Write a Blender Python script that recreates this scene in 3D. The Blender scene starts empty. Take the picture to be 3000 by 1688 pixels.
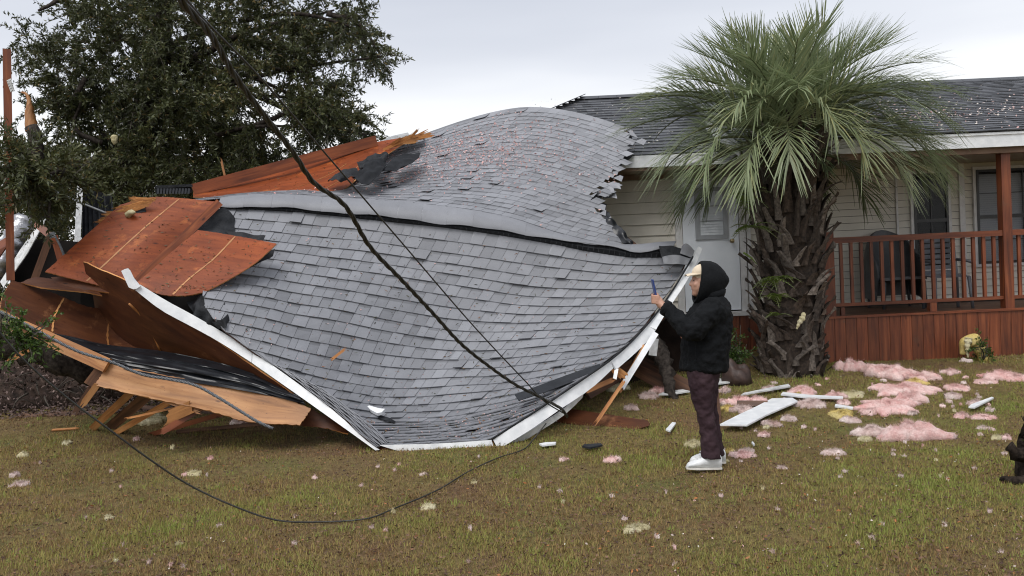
import bpy, math, random
import numpy as np
from mathutils import Vector, noise
random.seed(7); rng = np.random.default_rng(11)
SC = bpy.context.scene
COL = SC.collection
# ------------------------------------------------------------------ camera
F = 2475.0                                    # focal length in pixels of a 3000 px wide frame
PITCH, ROLL, CAMH = math.radians(1.3), math.radians(2.6), 1.65
fw = np.array([0, math.cos(PITCH), -math.sin(PITCH)])
u0 = np.array([0, math.sin(PITCH), math.cos(PITCH)]); x0 = np.array([1.0, 0, 0])
cr = math.cos(ROLL)*x0 - math.sin(ROLL)*u0
cu = math.sin(ROLL)*x0 + math.cos(ROLL)*u0
CAM = np.array([0, 0, CAMH])
cam = bpy.data.cameras.new('camera'); camo = bpy.data.objects.new('camera', cam); COL.objects.link(camo)
cam.sensor_width = 36; cam.lens = F/3000*36; cam.clip_end = 2000; cam.clip_start = 0.05
from mathutils import Matrix
m3 = Matrix(((cr[0], cu[0], -fw[0]), (cr[1], cu[1], -fw[1]), (cr[2], cu[2], -fw[2])))
camo.matrix_world = Matrix.Translation(Vector(CAM)) @ m3.to_4x4()
SC.camera = camo
# ------------------------------------------------------------------ world, sun, exposure
SUN_EL, SUN_AZ = math.radians(58), math.radians(205)   # azimuth from +Y clockwise: high, behind the camera
w = bpy.data.worlds.new('World'); SC.world = w; w.use_nodes = True
nt = w.node_tree; nt.nodes.clear()
N = nt.nodes.new; L = nt.links.new
out = N('ShaderNodeOutputWorld'); add = N('ShaderNodeAddShader')
b1 = N('ShaderNodeBackground'); b2 = N('ShaderNodeBackground')
sky = N('ShaderNodeTexSky'); sky.sky_type = 'NISHITA'; sky.sun_disc = False
sky.sun_elevation = SUN_EL; sky.sun_rotation = SUN_AZ; sky.dust_density = 6; sky.air_density = 1.2
hs = N('ShaderNodeHueSaturation'); hs.inputs['Saturation'].default_value = 0.25
L(sky.outputs[0], hs.inputs['Color']); L(hs.outputs[0], b1.inputs[0]); b1.inputs[1].default_value = 0.05
tc = N('ShaderNodeTexCoord'); sx = N('ShaderNodeSeparateXYZ'); L(tc.outputs['Generated'], sx.inputs[0])
rp = N('ShaderNodeValToRGB'); e = rp.color_ramp.elements
e[0].position = 0.0; e[0].color = (.72, .73, .745, 1)
e[1].position = 1.0; e[1].color = (.44, .46, .51, 1)
a = e.new(0.17); a.color = (.69, .70, .72, 1)
a = e.new(0.22); a.color = (.53, .55, .60, 1)
a = e.new(0.32); a.color = (.365, .39, .455, 1)
mp = N('ShaderNodeMapping'); mp.inputs['Scale'].default_value = (1.2, 1.2, 7)
nz = N('ShaderNodeTexNoise'); nz.inputs['Scale'].default_value = 1.6; nz.inputs['Detail'].default_value = 3
L(tc.outputs['Generated'], mp.inputs[0]); L(mp.outputs[0], nz.inputs[0])
mr = N('ShaderNodeMapRange'); mr.inputs[1].default_value = .3; mr.inputs[2].default_value = .7
mr.inputs[3].default_value = -.03; mr.inputs[4].default_value = .03
L(nz.outputs[0], mr.inputs[0])
ad = N('ShaderNodeMath'); L(sx.outputs[2], ad.inputs[0]); L(mr.outputs[0], ad.inputs[1])
L(ad.outputs[0], rp.inputs[0]); L(rp.outputs[0], b2.inputs[0]); b2.inputs[1].default_value = 1.0
L(b1.outputs[0], add.inputs[0]); L(b2.outputs[0], add.inputs[1]); L(add.outputs[0], out.inputs[0])
sl = bpy.data.lights.new('sun', 'SUN'); sl.energy = 1.5; sl.angle = math.radians(32); sl.color = (1, .975, .94)
so = bpy.data.objects.new('sun', sl); COL.objects.link(so)
sd = Vector((math.cos(SUN_EL)*math.sin(SUN_AZ), math.cos(SUN_EL)*math.cos(SUN_AZ), math.sin(SUN_EL)))
so.rotation_euler = sd.to_track_quat('Z', 'Y').to_euler()
SC.view_settings.view_transform = 'Standard'; SC.view_settings.look = 'None'
SC.view_settings.exposure = 0.30; SC.view_settings.gamma = 1.0
SC.render.engine = 'CYCLES'
SC.cycles.filter_width = 1.1; SC.cycles.max_bounces = 6; SC.cycles.transparent_max_bounces = 8

# ------------------------------------------------------------------ placing helpers
def ray(px, py): return fw + cr*((px-1500)/F) - cu*((py-844)/F)
def P(px, py, d): return CAM + ray(px, py)*d                  # photo pixel at a distance d in metres
def W(px, py, Y):                                             # photo pixel on the plane y = Y
    d = ray(px, py); return CAM + d*(Y/d[1])
def gz(x, y):                                                 # the lawn rises a little towards the house
    t = min(1, max(0, (y-7.6)/3.5)); t = t*t*(3-2*t)
    return .25*t + .012*math.sin(x*1.3+y*.9) + .01*math.sin(x*.5-y*2.1)
def G(px, py):                                                # photo pixel on the lawn
    d = ray(px, py); s = 5.0
    for _ in range(40):
        p = CAM + d*s; s += (p[2]-gz(p[0], p[1]))/max(.05, -d[2])*.6
        s = max(1, min(s, 60))
    p = CAM + d*s; return np.array([p[0], p[1], gz(p[0], p[1])])
def V(p): return Vector((float(p[0]), float(p[1]), float(p[2])))
def nrm(v):
    v = np.asarray(v, float); n = np.linalg.norm(v); return v/n if n > 1e-9 else v
def herm(x, xs, ys):
    xs = np.asarray(xs, float); ys = np.asarray(ys, float); x = np.asarray(x, float)
    d = np.diff(ys)/np.diff(xs); m = np.empty(len(xs)); m[0] = d[0]; m[-1] = d[-1]
    if len(xs) > 2:
        h = np.diff(xs); m[1:-1] = (d[:-1]*h[1:]+d[1:]*h[:-1])/(h[1:]+h[:-1])
    i = np.clip(np.searchsorted(xs, x)-1, 0, len(xs)-2); h = xs[i+1]-xs[i]; t = (x-xs[i])/h
    r = (2*t**3-3*t**2+1)*ys[i]+(t**3-2*t**2+t)*h*m[i]+(-2*t**3+3*t**2)*ys[i+1]+(t**3-t**2)*h*m[i+1]
    r = np.where(t < 0, ys[0]+(x-xs[0])*m[0], r); return np.where(t > 1, ys[-1]+(x-xs[-1])*m[-1], r)
def path(pts, n):                                             # smooth resampled polyline
    a = np.array(pts, float); s = np.concatenate([[0], np.cumsum(np.linalg.norm(np.diff(a, axis=0), axis=1))])
    t = np.linspace(0, s[-1], n); return np.stack([herm(t, s, a[:, i]) for i in range(a.shape[1])], 1)

# ------------------------------------------------------------------ object helpers
def tag(o, label=None, cat=None, group=None, kind=None):
    if label: o['label'] = label
    if cat: o['category'] = cat
    if group: o['group'] = group
    if kind: o['kind'] = kind
    return o
def empty(name, loc=(0, 0, 0), label=None, cat=None, group=None):
    o = bpy.data.objects.new(name, None); COL.objects.link(o); o.location = V(loc); o.empty_display_size = .2
    return tag(o, label, cat, group)
def link(name, me, mat=None, parent=None):
    o = bpy.data.objects.new(name, me); COL.objects.link(o)
    if mat is not None and not me.materials: me.materials.append(mat)
    if parent is not None:
        o.parent = parent
        o.matrix_parent_inverse = Matrix.Translation(-parent.location) if parent.type == 'EMPTY' else Matrix.Identity(4)
    return o
def mesh(name, verts, faces, mat=None, parent=None, smooth=False, tone=None, uv=None):
    me = bpy.data.meshes.new(name)
    me.from_pydata([tuple(map(float, v)) for v in verts], [], faces)
    if smooth: me.polygons.foreach_set('use_smooth', [True]*len(me.polygons))
    if tone is not None:
        a = me.attributes.new('tone', 'FLOAT', 'POINT')
        a.data.foreach_set('value', np.broadcast_to(np.asarray(tone, np.float32), (len(verts),)).copy())
    if uv is not None:
        ul = me.uv_layers.new(name='UVMap'); vi = np.empty(len(me.loops), np.int32)
        me.loops.foreach_get('vertex_index', vi)
        ul.data.foreach_set('uv', np.asarray(uv, np.float32)[vi].ravel())
    me.update()
    return link(name, me, mat, parent)
def fast(name, co, nper, mat=None, parent=None, tone=None, smooth=False):   # separate little faces of nper corners each
    co = np.ascontiguousarray(co, np.float32).reshape(-1, 3); n = len(co); k = n//nper
    me = bpy.data.meshes.new(name); me.vertices.add(n); me.vertices.foreach_set('co', co.ravel())
    me.loops.add(n); me.loops.foreach_set('vertex_index', np.arange(n, dtype=np.int32))
    me.polygons.add(k); me.polygons.foreach_set('loop_start', np.arange(0, n, nper, dtype=np.int32))
    me.polygons.foreach_set('loop_total', np.full(k, nper, np.int32))
    if smooth: me.polygons.foreach_set('use_smooth', np.ones(k, bool))
    if tone is not None:
        a = me.attributes.new('tone', 'FLOAT', 'POINT'); a.data.foreach_set('value', np.repeat(np.asarray(tone, np.float32), nper))
    me.update(calc_edges=True); me.validate()
    return link(name, me, mat, parent)
BOXF = [(0, 3, 2, 1), (4, 5, 6, 7), (0, 1, 5, 4), (1, 2, 6, 5), (2, 3, 7, 6), (3, 0, 4, 7)]
def box(name, x0, x1, y0, y1, z0, z1, mat, parent=None, tone=None):
    v = [(x0, y0, z0), (x1, y0, z0), (x1, y1, z0), (x0, y1, z0), (x0, y0, z1), (x1, y0, z1), (x1, y1, z1), (x0, y1, z1)]
    long = int(np.argmax([x1-x0, y1-y0, z1-z0])); o = [i for i in range(3) if i != long]
    uv = [(p[long], p[o[0]]+p[o[1]]) for p in v]
    return mesh(name, v, BOXF, mat, parent, uv=uv, tone=tone)
def newell(p):
    p = np.asarray(p, float); q = np.roll(p, -1, 0); return nrm(np.cross(p, q).sum(0))
def prism(name, pts, t, mat, parent=None, away=True, uvdir=None, tone=None):  # outline of 3-D points with thickness t away from the lens
    p = np.asarray(pts, float); n = newell(p-p.mean(0))
    if (n @ (p.mean(0)-CAM) < 0): n = -n
    q = p + n*t*(1 if away else -1); k = len(p)
    ax = nrm(uvdir) if uvdir is not None else nrm(p[1]-p[0]); ay = nrm(np.cross(n, ax))
    v = list(p)+list(q); uv = [(a @ ax, a @ ay) for a in v]
    f = [tuple(range(k)), tuple(range(2*k-1, k-1, -1))] + [(i, k+i, k+(i+1) % k, (i+1) % k) for i in range(k)]
    return mesh(name, v, f, mat, parent, uv=uv, tone=tone)
def panel(name, pp, t, mat, parent=None, uvdir=None):         # outline given as (px, py, distance)
    return prism(name, [P(*a) for a in pp], t, mat, parent, uvdir=uvdir)
def plank(name, a, b, wd, t, mat, parent=None, jag=(0, 0), face=None, seed=0, tone=None):
    a = np.asarray(a, float); b = np.asarray(b, float); ax = nrm(b-a)
    vw = nrm((a+b)/2-CAM) if face is None else np.asarray(face, float)
    side = nrm(np.cross(vw, ax)); n = nrm(np.cross(ax, side)); rr = random.Random(seed+int(abs(a[0]*1000)))
    Ln = np.linalg.norm(b-a); pts = []
    k = 7
    for i in range(k):
        s = -.5+i/(k-1); pts.append(a+side*wd*s+ax*(-rr.random()*jag[0] if jag[0] else 0))
    for i in range(k):
        s = .5-i/(k-1); pts.append(b+side*wd*s+ax*(rr.random()*jag[1] if jag[1] else 0))
    if not jag[0] and not jag[1]: pts = [a-side*wd/2, a+side*wd/2, b+side*wd/2, b-side*wd/2]
    return prism(name, pts, t, mat, parent, uvdir=ax, tone=tone)
def crgrid(ctrl, nu, nv):                                     # smooth surface through rows of control points
    a = np.array(ctrl, float); r, c = a.shape[:2]
    A = np.stack([[herm(np.linspace(0, c-1, nu), np.arange(c), a[i, :, k]) for k in range(3)] for i in range(r)])
    A = np.moveaxis(A, 1, 2)
    if r == 2: return np.stack([A[0]*(1-t)+A[1]*t for t in np.linspace(0, 1, nv)])
    B = np.empty((nv, nu, 3))
    for j in range(nu):
        for k in range(3): B[:, j, k] = herm(np.linspace(0, r-1, nv), np.arange(r), A[:, j, k])
    return B
def thick(name, g, t, mat, parent=None, smooth=True, tone=None, uv=None, wob=0, wf=3.1, rim_mat=None, rag_edge=0):  # closed sheet from a grid of points
    nv, nu = g.shape[:2]
    if rag_edge:
        r_ = np.random.default_rng(nu*nv+int(abs(g[0, 0, 0])*100)); g = g.copy(); ub = (g[:, -1]-g[:, 0]); vb = (g[-1]-g[0])
        ub /= np.linalg.norm(ub, axis=1, keepdims=True); vb /= np.linalg.norm(vb, axis=1, keepdims=True)
        g[:, 0] += ub*r_.uniform(-1, 1, (nv, 1))*rag_edge; g[:, -1] += ub*r_.uniform(-1, 1, (nv, 1))*rag_edge; g[0] += vb*r_.uniform(-1, 1, (nu, 1))*rag_edge; g[-1] += vb*r_.uniform(-1, 1, (nu, 1))*rag_edge
    du = np.gradient(g, axis=1); dv = np.gradient(g, axis=0); n = np.cross(du, dv)
    n /= np.maximum(np.linalg.norm(n, axis=2, keepdims=True), 1e-9)
    if (n.reshape(-1, 3) @ (g.reshape(-1, 3).mean(0)-CAM)).mean() < 0: n = -n
    if wob:
        h = np.array([[noise.noise(Vector(map(float, p))*wf) for p in r] for r in g])[..., None]; g = g+n*h*wob
    v = np.concatenate([g.reshape(-1, 3), (g+n*t).reshape(-1, 3)]); o = nv*nu; f = []
    for i in range(nv-1):
        for j in range(nu-1):
            a = i*nu+j; f.append((a, a+1, a+nu+1, a+nu)); f.append((o+a, o+a+nu, o+a+nu+1, o+a+1))
    rim = [j for j in range(nu)]+[i*nu+nu-1 for i in range(1, nv)]+[(nv-1)*nu+j for j in range(nu-2, -1, -1)]+[i*nu for i in range(nv-2, 0, -1)]
    for i in range(len(rim)):
        a, b = rim[i], rim[(i+1) % len(rim)]; f.append((a, o+a, o+b, b))
    if uv is None:
        lu = np.concatenate([[0], np.cumsum(np.linalg.norm(np.diff(g[nv//2], axis=0), axis=1))])
        lv = np.concatenate([[0], np.cumsum(np.linalg.norm(np.diff(g[:, nu//2], axis=0), axis=1))])
        uu, vv = np.meshgrid(lu, lv); uv = np.stack([uu.ravel(), vv.ravel()], 1)
    ob = mesh(name, v, f, mat, parent, smooth, tone, np.concatenate([uv, uv]))
    if rim_mat is not None:
        ob.data.materials.append(rim_mat); nf_ = 2*(nv-1)*(nu-1)
        for q_ in range(nf_, len(ob.data.polygons)): ob.data.polygons[q_].material_index = 1
    if smooth:
        e_ = ob.modifiers.new('edges', 'EDGE_SPLIT'); e_.split_angle = math.radians(40)
    return ob
def tube(name, pts, rad, mat, parent=None, n=6, cap=True, tone=None, rough=0.0):
    p = np.asarray(pts, float); k = len(p); rad = np.broadcast_to(np.asarray(rad, float), (k,))
    tg = np.gradient(p, axis=0); tg /= np.maximum(np.linalg.norm(tg, axis=1, keepdims=True), 1e-9)
    ref = np.array([0, 0, 1.0]) if abs(tg[0][2]) < .9 else np.array([1.0, 0, 0]); v = []
    s = nrm(np.cross(tg[0], ref))
    for i in range(k):
        s = nrm(s-tg[i]*(s @ tg[i])); b = np.cross(tg[i], s)
        for j in range(n):
            a = 2*math.pi*j/n; rr = rad[i]*(1+rough*(random.random()-.5))
            v.append(p[i]+(s*math.cos(a)+b*math.sin(a))*rr)
    f = [(i*n+j, i*n+(j+1) % n, (i+1)*n+(j+1) % n, (i+1)*n+j) for i in range(k-1) for j in range(n)]
    if cap: f += [tuple(range(n-1, -1, -1)), tuple(range((k-1)*n, k*n))]
    ln = np.concatenate([[0], np.cumsum(np.linalg.norm(np.diff(p, axis=0), axis=1))])
    uv = [(ln[i], rad[i]*6.28*j/n) for i in range(k) for j in range(n)]
    return mesh(name, v, f, mat, parent, True, tone, uv)

# ------------------------------------------------------------------ materials
MATS = {}
def base_mat(name):
    m = bpy.data.materials.new(name); m.use_nodes = True; t = m.node_tree
    return m, t, t.nodes['Principled BSDF']
def ramp(t, cols):
    r = t.nodes.new('ShaderNodeValToRGB'); el = r.color_ramp.elements
    for i, (p_, c) in enumerate(cols):
        q = el[i] if i < 2 else el.new(p_)
        q.position = p_; q.color = (*c, 1)
    return r
def mul(t, a, b, fac=1.0, mode='MULTIPLY'):
    m = t.nodes.new('ShaderNodeMix'); m.data_type = 'RGBA'; m.blend_type = mode
    m.inputs[0].default_value = fac
    for s, v in ((6, a), (7, b)):
        if hasattr(v, 'links'): t.links.new(v, m.inputs[s])
        else: m.inputs[s].default_value = (*v, 1)
    return m.outputs[2]
def noise_n(t, src, scale, detail=4, rough=.55, sc=None):
    n = t.nodes.new('ShaderNodeTexNoise'); n.inputs['Scale'].default_value = scale
    n.inputs['Detail'].default_value = detail; n.inputs['Roughness'].default_value = rough
    if sc:
        mp_ = t.nodes.new('ShaderNodeMapping'); mp_.inputs['Scale'].default_value = sc
        t.links.new(src, mp_.inputs[0]); src = mp_.outputs[0]
    t.links.new(src, n.inputs[0]); return n
def objrand(t, lo, hi):
    oi = t.nodes.new('ShaderNodeObjectInfo'); r = t.nodes.new('ShaderNodeMapRange')
    r.inputs[3].default_value = lo; r.inputs[4].default_value = hi; t.links.new(oi.outputs['Random'], r.inputs[0])
    c = t.nodes.new('ShaderNodeCombineColor')
    for i in range(3): t.links.new(r.outputs[0], c.inputs[i])
    return c.outputs[0]
def bump(t, bs, src, strength, dist=.01):
    b = t.nodes.new('ShaderNodeBump'); b.inputs['Strength'].default_value = strength; b.inputs['Distance'].default_value = dist
    t.links.new(src, b.inputs['Height']); t.links.new(b.outputs[0], bs.inputs['Normal'])
def plain(name, lo, hi, scale=6, rough=.6, bmp=.2, bscale=60, rand=.0, metal=0, spec=.5, dirt=None):
    m, t, bs = base_mat(name); g = t.nodes.new('ShaderNodeTexCoord').outputs['Object']
    n = noise_n(t, g, scale); c = ramp(t, [(.3, lo), (.7, hi)]); t.links.new(n.outputs[0], c.inputs[0]); o = c.outputs[0]
    if dirt:
        dn = noise_n(t, g, dirt[1], 6, .7); dr = ramp(t, [(dirt[2], (1, 1, 1)), (dirt[2]+.07, dirt[0])])
        t.links.new(dn.outputs[0], dr.inputs[0]); o = mul(t, o, dr.outputs[0])
    if rand: o = mul(t, o, objrand(t, 1-rand, 1+rand))
    t.links.new(o, bs.inputs['Base Color']); bs.inputs['Roughness'].default_value = rough
    bs.inputs['Metallic'].default_value = metal; bs.inputs['Specular IOR Level'].default_value = spec
    if bmp: bump(t, bs, noise_n(t, g, bscale, 5).outputs[0], bmp)
    return m
def wood(name, dark, mid, light, rough=.5, rand=.12, gsc=(1.6, 26, 1), knots=True, wear=None, bmp=.25, speck=None, spec=.5):
    m, t, bs = base_mat(name); uvn = t.nodes.new('ShaderNodeTexCoord'); g = uvn.outputs['UV']
    oi = t.nodes.new('ShaderNodeObjectInfo'); va = t.nodes.new('ShaderNodeVectorMath'); va.operation = 'ADD'
    cx = t.nodes.new('ShaderNodeCombineXYZ'); mm = t.nodes.new('ShaderNodeMath'); mm.operation = 'MULTIPLY'; mm.inputs[1].default_value = 37
    t.links.new(oi.outputs['Random'], mm.inputs[0]); t.links.new(mm.outputs[0], cx.inputs[0]); t.links.new(mm.outputs[0], cx.inputs[1])
    t.links.new(g, va.inputs[0]); t.links.new(cx.outputs[0], va.inputs[1]); g = va.outputs[0]
    n = noise_n(t, g, 1.0, 6, .62, gsc); n.inputs['Distortion'].default_value = .6
    big = noise_n(t, g, 1.3, 3)
    c = ramp(t, [(.32, dark), (.5, mid), (.70, light)]); t.links.new(n.outputs[0], c.inputs[0]); o = c.outputs[0]
    br = ramp(t, [(.3, (.62, .58, .55)), (.65, (1.12, 1.1, 1.08))]); t.links.new(big.outputs[0], br.inputs[0]); o = mul(t, o, br.outputs[0])
    if knots:
        vo = t.nodes.new('ShaderNodeTexVoronoi'); vo.inputs['Scale'].default_value = 1.0
        mp_ = t.nodes.new('ShaderNodeMapping'); mp_.inputs['Scale'].default_value = (2.3, 5.5, 1)
        t.links.new(g, mp_.inputs[0]); t.links.new(mp_.outputs[0], vo.inputs[0])
        kr = ramp(t, [(.03, (.28, .2, .16)), (.09, (1, 1, 1))]); t.links.new(vo.outputs[0], kr.inputs[0]); o = mul(t, o, kr.outputs[0])
    if speck:                                                 # dirt specks and wet needles stuck on the board
        sn = noise_n(t, g, 42, 2, .5, (1, 2.2, 1)); sr = ramp(t, [(speck[1], (1, 1, 1)), (speck[1]+.05, speck[0])])
        t.links.new(sn.outputs[0], sr.inputs[0]); o = mul(t, o, sr.outputs[0])
    if wear:
        wn = noise_n(t, g, 2.2, 6, .7); wr = ramp(t, [(wear[1], (0, 0, 0)), (wear[1]+.12, (1, 1, 1))]); t.links.new(wn.outputs[0], wr.inputs[0])
        mx = t.nodes.new('ShaderNodeMix'); mx.data_type = 'RGBA'; t.links.new(wr.outputs[0], mx.inputs[0]); t.links.new(o, mx.inputs[6])
        mx.inputs[7].default_value = (*wear[0], 1); o = mx.outputs[2]
    if rand: o = mul(t, o, objrand(t, 1-rand, 1+rand))
    t.links.new(o, bs.inputs['Base Color']); bs.inputs['Roughness'].default_value = rough; bs.inputs['Specular IOR Level'].default_value = spec
    if bmp: bump(t, bs, n.outputs[0], bmp, .004)
    return m
def toned(name, cols, rough=.6, gran=0, bmp=0, bscale=300, trans=0, rand=0, spec=.5, big=None):
    m, t, bs = base_mat(name); at = t.nodes.new('ShaderNodeAttribute'); at.attribute_name = 'tone'
    c = ramp(t, cols); t.links.new(at.outputs['Fac'], c.inputs[0]); o = c.outputs[0]
    g = t.nodes.new('ShaderNodeTexCoord').outputs['Object']
    if gran:
        n = noise_n(t, g, bscale, 2, .8); r_ = ramp(t, [(.25, (1-gran,)*3), (.75, (1+gran,)*3)]); t.links.new(n.outputs[0], r_.inputs[0]); o = mul(t, o, r_.outputs[0])
    if big:
        n2 = noise_n(t, g, big[0], 5, .65); r_ = ramp(t, [(.3, (1-big[1],)*3), (.7, (1+big[1],)*3)]); t.links.new(n2.outputs[0], r_.inputs[0]); o = mul(t, o, r_.outputs[0])
    if rand: o = mul(t, o, objrand(t, 1-rand, 1+rand))
    t.links.new(o, bs.inputs['Base Color']); bs.inputs['Roughness'].default_value = rough; bs.inputs['Specular IOR Level'].default_value = spec
    if bmp: bump(t, bs, noise_n(t, g, bscale, 3).outputs[0], bmp, .003)
    if trans:
        tl = t.nodes.new('ShaderNodeBsdfTranslucent'); ms = t.nodes.new('ShaderNodeMixShader'); ms.inputs[0].default_value = trans
        t.links.new(o, tl.inputs[0]); ou = [x for x in t.nodes if x.type == 'OUTPUT_MATERIAL'][0]
        t.links.new(bs.outputs[0], ms.inputs[1]); t.links.new(tl.outputs[0], ms.inputs[2]); t.links.new(ms.outputs[0], ou.inputs[0])
    return m
SHG = toned('grey_shingle', [(0, (.118, .122, .133)), (.5, (.205, .211, .230)), (1, (.288, .297, .325))], rough=.52, gran=.33, bmp=.25, bscale=420, spec=.55, big=(3.2, .10))
SHD = toned('dark_shingle', [(0, (.036, .038, .043)), (.5, (.060, .063, .070)), (1, (.105, .108, .118))], rough=.5, gran=.3, bmp=.3, bscale=380, spec=.55, big=(1.7, .2))
WHITE = plain('white_paint', (.62, .64, .66), (.80, .81, .82), 9, .38, .08, 30, dirt=((.55, .5, .45), 26, .66))
OLDWHITE = plain('weathered_white_paint', (.40, .41, .41), (.68, .69, .69), 14, .5, .25, 40, dirt=((.45, .38, .3), 18, .6))
FELT = plain('roofing_felt', (.009, .010, .012), (.026, .028, .032), 11, .7, .7, 50, spec=.25)
PLASTIC = plain('black_plastic', (.006, .007, .009), (.014, .016, .020), 8, .34, .15, 12, spec=.45)
CABLE = plain('cable_rubber', (.012, .012, .011), (.04, .037, .03), 40, .5, .3, 90)
GREYCABLE = plain('grey_cable', (.05, .055, .06), (.13, .14, .155), 60, .4, .3, 90)
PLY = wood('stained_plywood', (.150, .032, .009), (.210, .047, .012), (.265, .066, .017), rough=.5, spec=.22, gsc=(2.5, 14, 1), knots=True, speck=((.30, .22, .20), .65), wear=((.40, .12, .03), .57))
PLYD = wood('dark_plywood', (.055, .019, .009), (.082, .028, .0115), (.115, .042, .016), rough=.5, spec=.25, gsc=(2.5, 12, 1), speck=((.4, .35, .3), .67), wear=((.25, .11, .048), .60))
PLYT = wood('tan_plywood', (.21, .088, .026), (.36, .165, .054), (.50, .265, .105), rough=.55, gsc=(1.4, 14, 1), speck=((.4, .32, .28), .665))
RAW = wood('fresh_pine', (.28, .105, .028), (.44, .19, .058), (.58, .31, .12), rough=.55, gsc=(2, 30, 1), rand=.2)
BEAM = wood('red_lumber', (.12, .029, .009), (.215, .055, .015), (.33, .098, .029), rough=.48, gsc=(1.3, 18, 1), rand=.14)
BROWN = wood('old_lumber', (.045, .022, .012), (.11, .050, .026), (.20, .10, .05), rough=.6, gsc=(1.5, 22, 1), rand=.2)
REDWOOD = wood('red_stained_deck_wood', (.078, .019, .007), (.160, .041, .0135), (.245, .075, .027), rough=.5, gsc=(1.4, 20, 1), rand=.22, wear=((.10, .055, .032), .62))
SIDING = plain('vinyl_siding', (.57, .54, .47), (.67, .64, .57), 3, .5, .05, 40, rand=.04, dirt=((.55, .45, .38), 34, .66))
BARK = plain('oak_bark', (.010, .008, .007), (.065, .054, .046), 22, .95, 1.0, 34, spec=.15)
# ================================================================== GROUND
def ground():
    xs = np.concatenate([[-400, -150, -60, -25], np.linspace(-14, 14, 113), [25, 60, 150, 400]])
    ys = np.concatenate([[-60, -10], np.linspace(1, 20, 96), [26, 40, 80, 200, 700]])
    v = [(x, y, gz(x, y)+(.012*noise.noise(Vector((x*1.7, y*1.7, 0))) if abs(x) < 15 and y < 21 else 0)) for y in ys for x in xs]
    k = len(xs); f = [(j*k+i, j*k+i+1, (j+1)*k+i+1, (j+1)*k+i) for j in range(len(ys)-1) for i in range(k-1)]
    m, t, bs = base_mat('lawn_soil'); g = t.nodes.new('ShaderNodeTexCoord').outputs['Object']
    n1 = noise_n(t, g, .9, 6, .65); n2 = noise_n(t, g, 14, 6, .7); n3 = noise_n(t, g, 120, 3, .7)
    c1 = ramp(t, [(.35, (.175, .115, .064)), (.5, (.185, .148, .062)), (.66, (.150, .160, .050))]); t.links.new(n1.outputs[0], c1.inputs[0])
    c2 = ramp(t, [(.3, (.55, .5, .46)), (.7, (1.35, 1.3, 1.25))]); t.links.new(n2.outputs[0], c2.inputs[0])
    c3 = ramp(t, [(.3, (.5, .5, .5)), (.7, (1.5, 1.5, 1.5))]); t.links.new(n3.outputs[0], c3.inputs[0])
    t.links.new(mul(t, mul(t, c1.outputs[0], c2.outputs[0]), c3.outputs[0]), bs.inputs['Base Color'])
    bs.inputs['Roughness'].default_value = .9; bs.inputs['Specular IOR Level'].default_value = .2
    bump(t, bs, n3.outputs[0], .8, .03)
    o = mesh('lawn', v, f, m, smooth=True); tag(o, kind='structure')
ground()

# ================================================================== HOUSE
YW, YP, YE = 12.8, 11.0, 12.2
house = empty('house', (4, YW, .25), 'beige vinyl sided house with dark shingle roof and red wooden porch', 'house')
TRIM = plain('white_trim', (.50, .50, .50), (.66, .66, .655), 8, .5, .05, 40, dirt=((.5, .42, .36), 30, .64))
SOFF = plain('brown_soffit', (.16, .095, .06), (.24, .15, .10), 6, .6, .1, 40)
DOORM = plain('door_paint', (.66, .705, .76), (.76, .80, .85), 2.5, .42, .05, 20, dirt=((.6, .55, .5), 22, .68))
BLACK = plain('black_frame', (.008, .008, .009), (.02, .02, .021), 20, .35, .05)
# body walls behind the boards
wall = box('wall', -1.2, 9.6, YW+.02, YW+.14, .30, 3.06, plain('wall_sheathing', (.05, .045, .04), (.08, .07, .06), 4, .8, .1), house)
box('wall', -1.2, -1.06, YW+.14, 17.6, .30, 3.06, SIDING, house)
box('wall', 9.46, 9.6, YW+.14, 17.6, .30, 3.06, SIDING, house)
box('wall', -1.2, 9.6, 17.6, 17.74, .30, 3.06, SIDING, house)
def lap(x0_, x1_, z0_, pitch, n):
    for i in range(n):
        z = z0_+i*pitch; h = pitch*(.945 if pitch < .12 else .975)  # narrow laps bare dark sheathing, drawing the missing shadow line under each board
        v = [(x0_, YW-.026, z), (x1_, YW-.026, z), (x1_, YW-.004, z+h), (x0_, YW-.004, z+h),
             (x0_, YW+.012, z), (x1_, YW+.012, z), (x1_, YW+.012, z+h), (x0_, YW+.012, z+h)]
        dz = .004*math.sin(i*2.3)
        o = mesh('siding_board', [(a, b, c+dz*0) for a, b, c in v], [(0, 1, 2, 3), (4, 7, 6, 5), (0, 4, 5, 1), (1, 5, 6, 2), (2, 6, 7, 3), (3, 7, 4, 0)], SIDING, house)
lap(-1.05, 2.50, .88, .168, 13)
lap(3.56, 4.6, .86, .104, 21)
lap(4.6, 9.4, .86, .104, 21)
# door with louvred window
dx0, dx1, dz0, dz1 = 2.60, 3.46, .87, 2.90
door = box('door', dx0+.01, dx1-.01, YW-.05, YW-.004, dz0+.01, dz1-.01, DOORM, house)
box('door_trim', dx0-.10, dx0, YW-.07, YW+.01, dz0-.05, dz1+.09, TRIM, house)
box('door_trim', dx1, dx1+.09, YW-.07, YW+.01, dz0-.05, dz1+.09, TRIM, house)
box('door_trim', dx0-.002, dx1+.002, YW-.068, YW+.01, dz1, dz1+.088, TRIM, house)
box('door_gap', dx0-.001, dx0+.012, YW-.045, YW-.002, dz0, dz1, plain('rusty_jamb', (.03, .018, .012), (.16, .06, .03), 30, .7, .1), door)
box('threshold', dx0-.12, dx1+.11, YW-.12, YW+.0, dz0-.08, dz0-.012, TRIM, house)
wx0, wx1, wz0, wz1 = 2.80, 3.29, 1.96, 2.74
GF = plain('grey_window_frame', (.27, .29, .31), (.34, .36, .385), 5, .5, .05)
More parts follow.
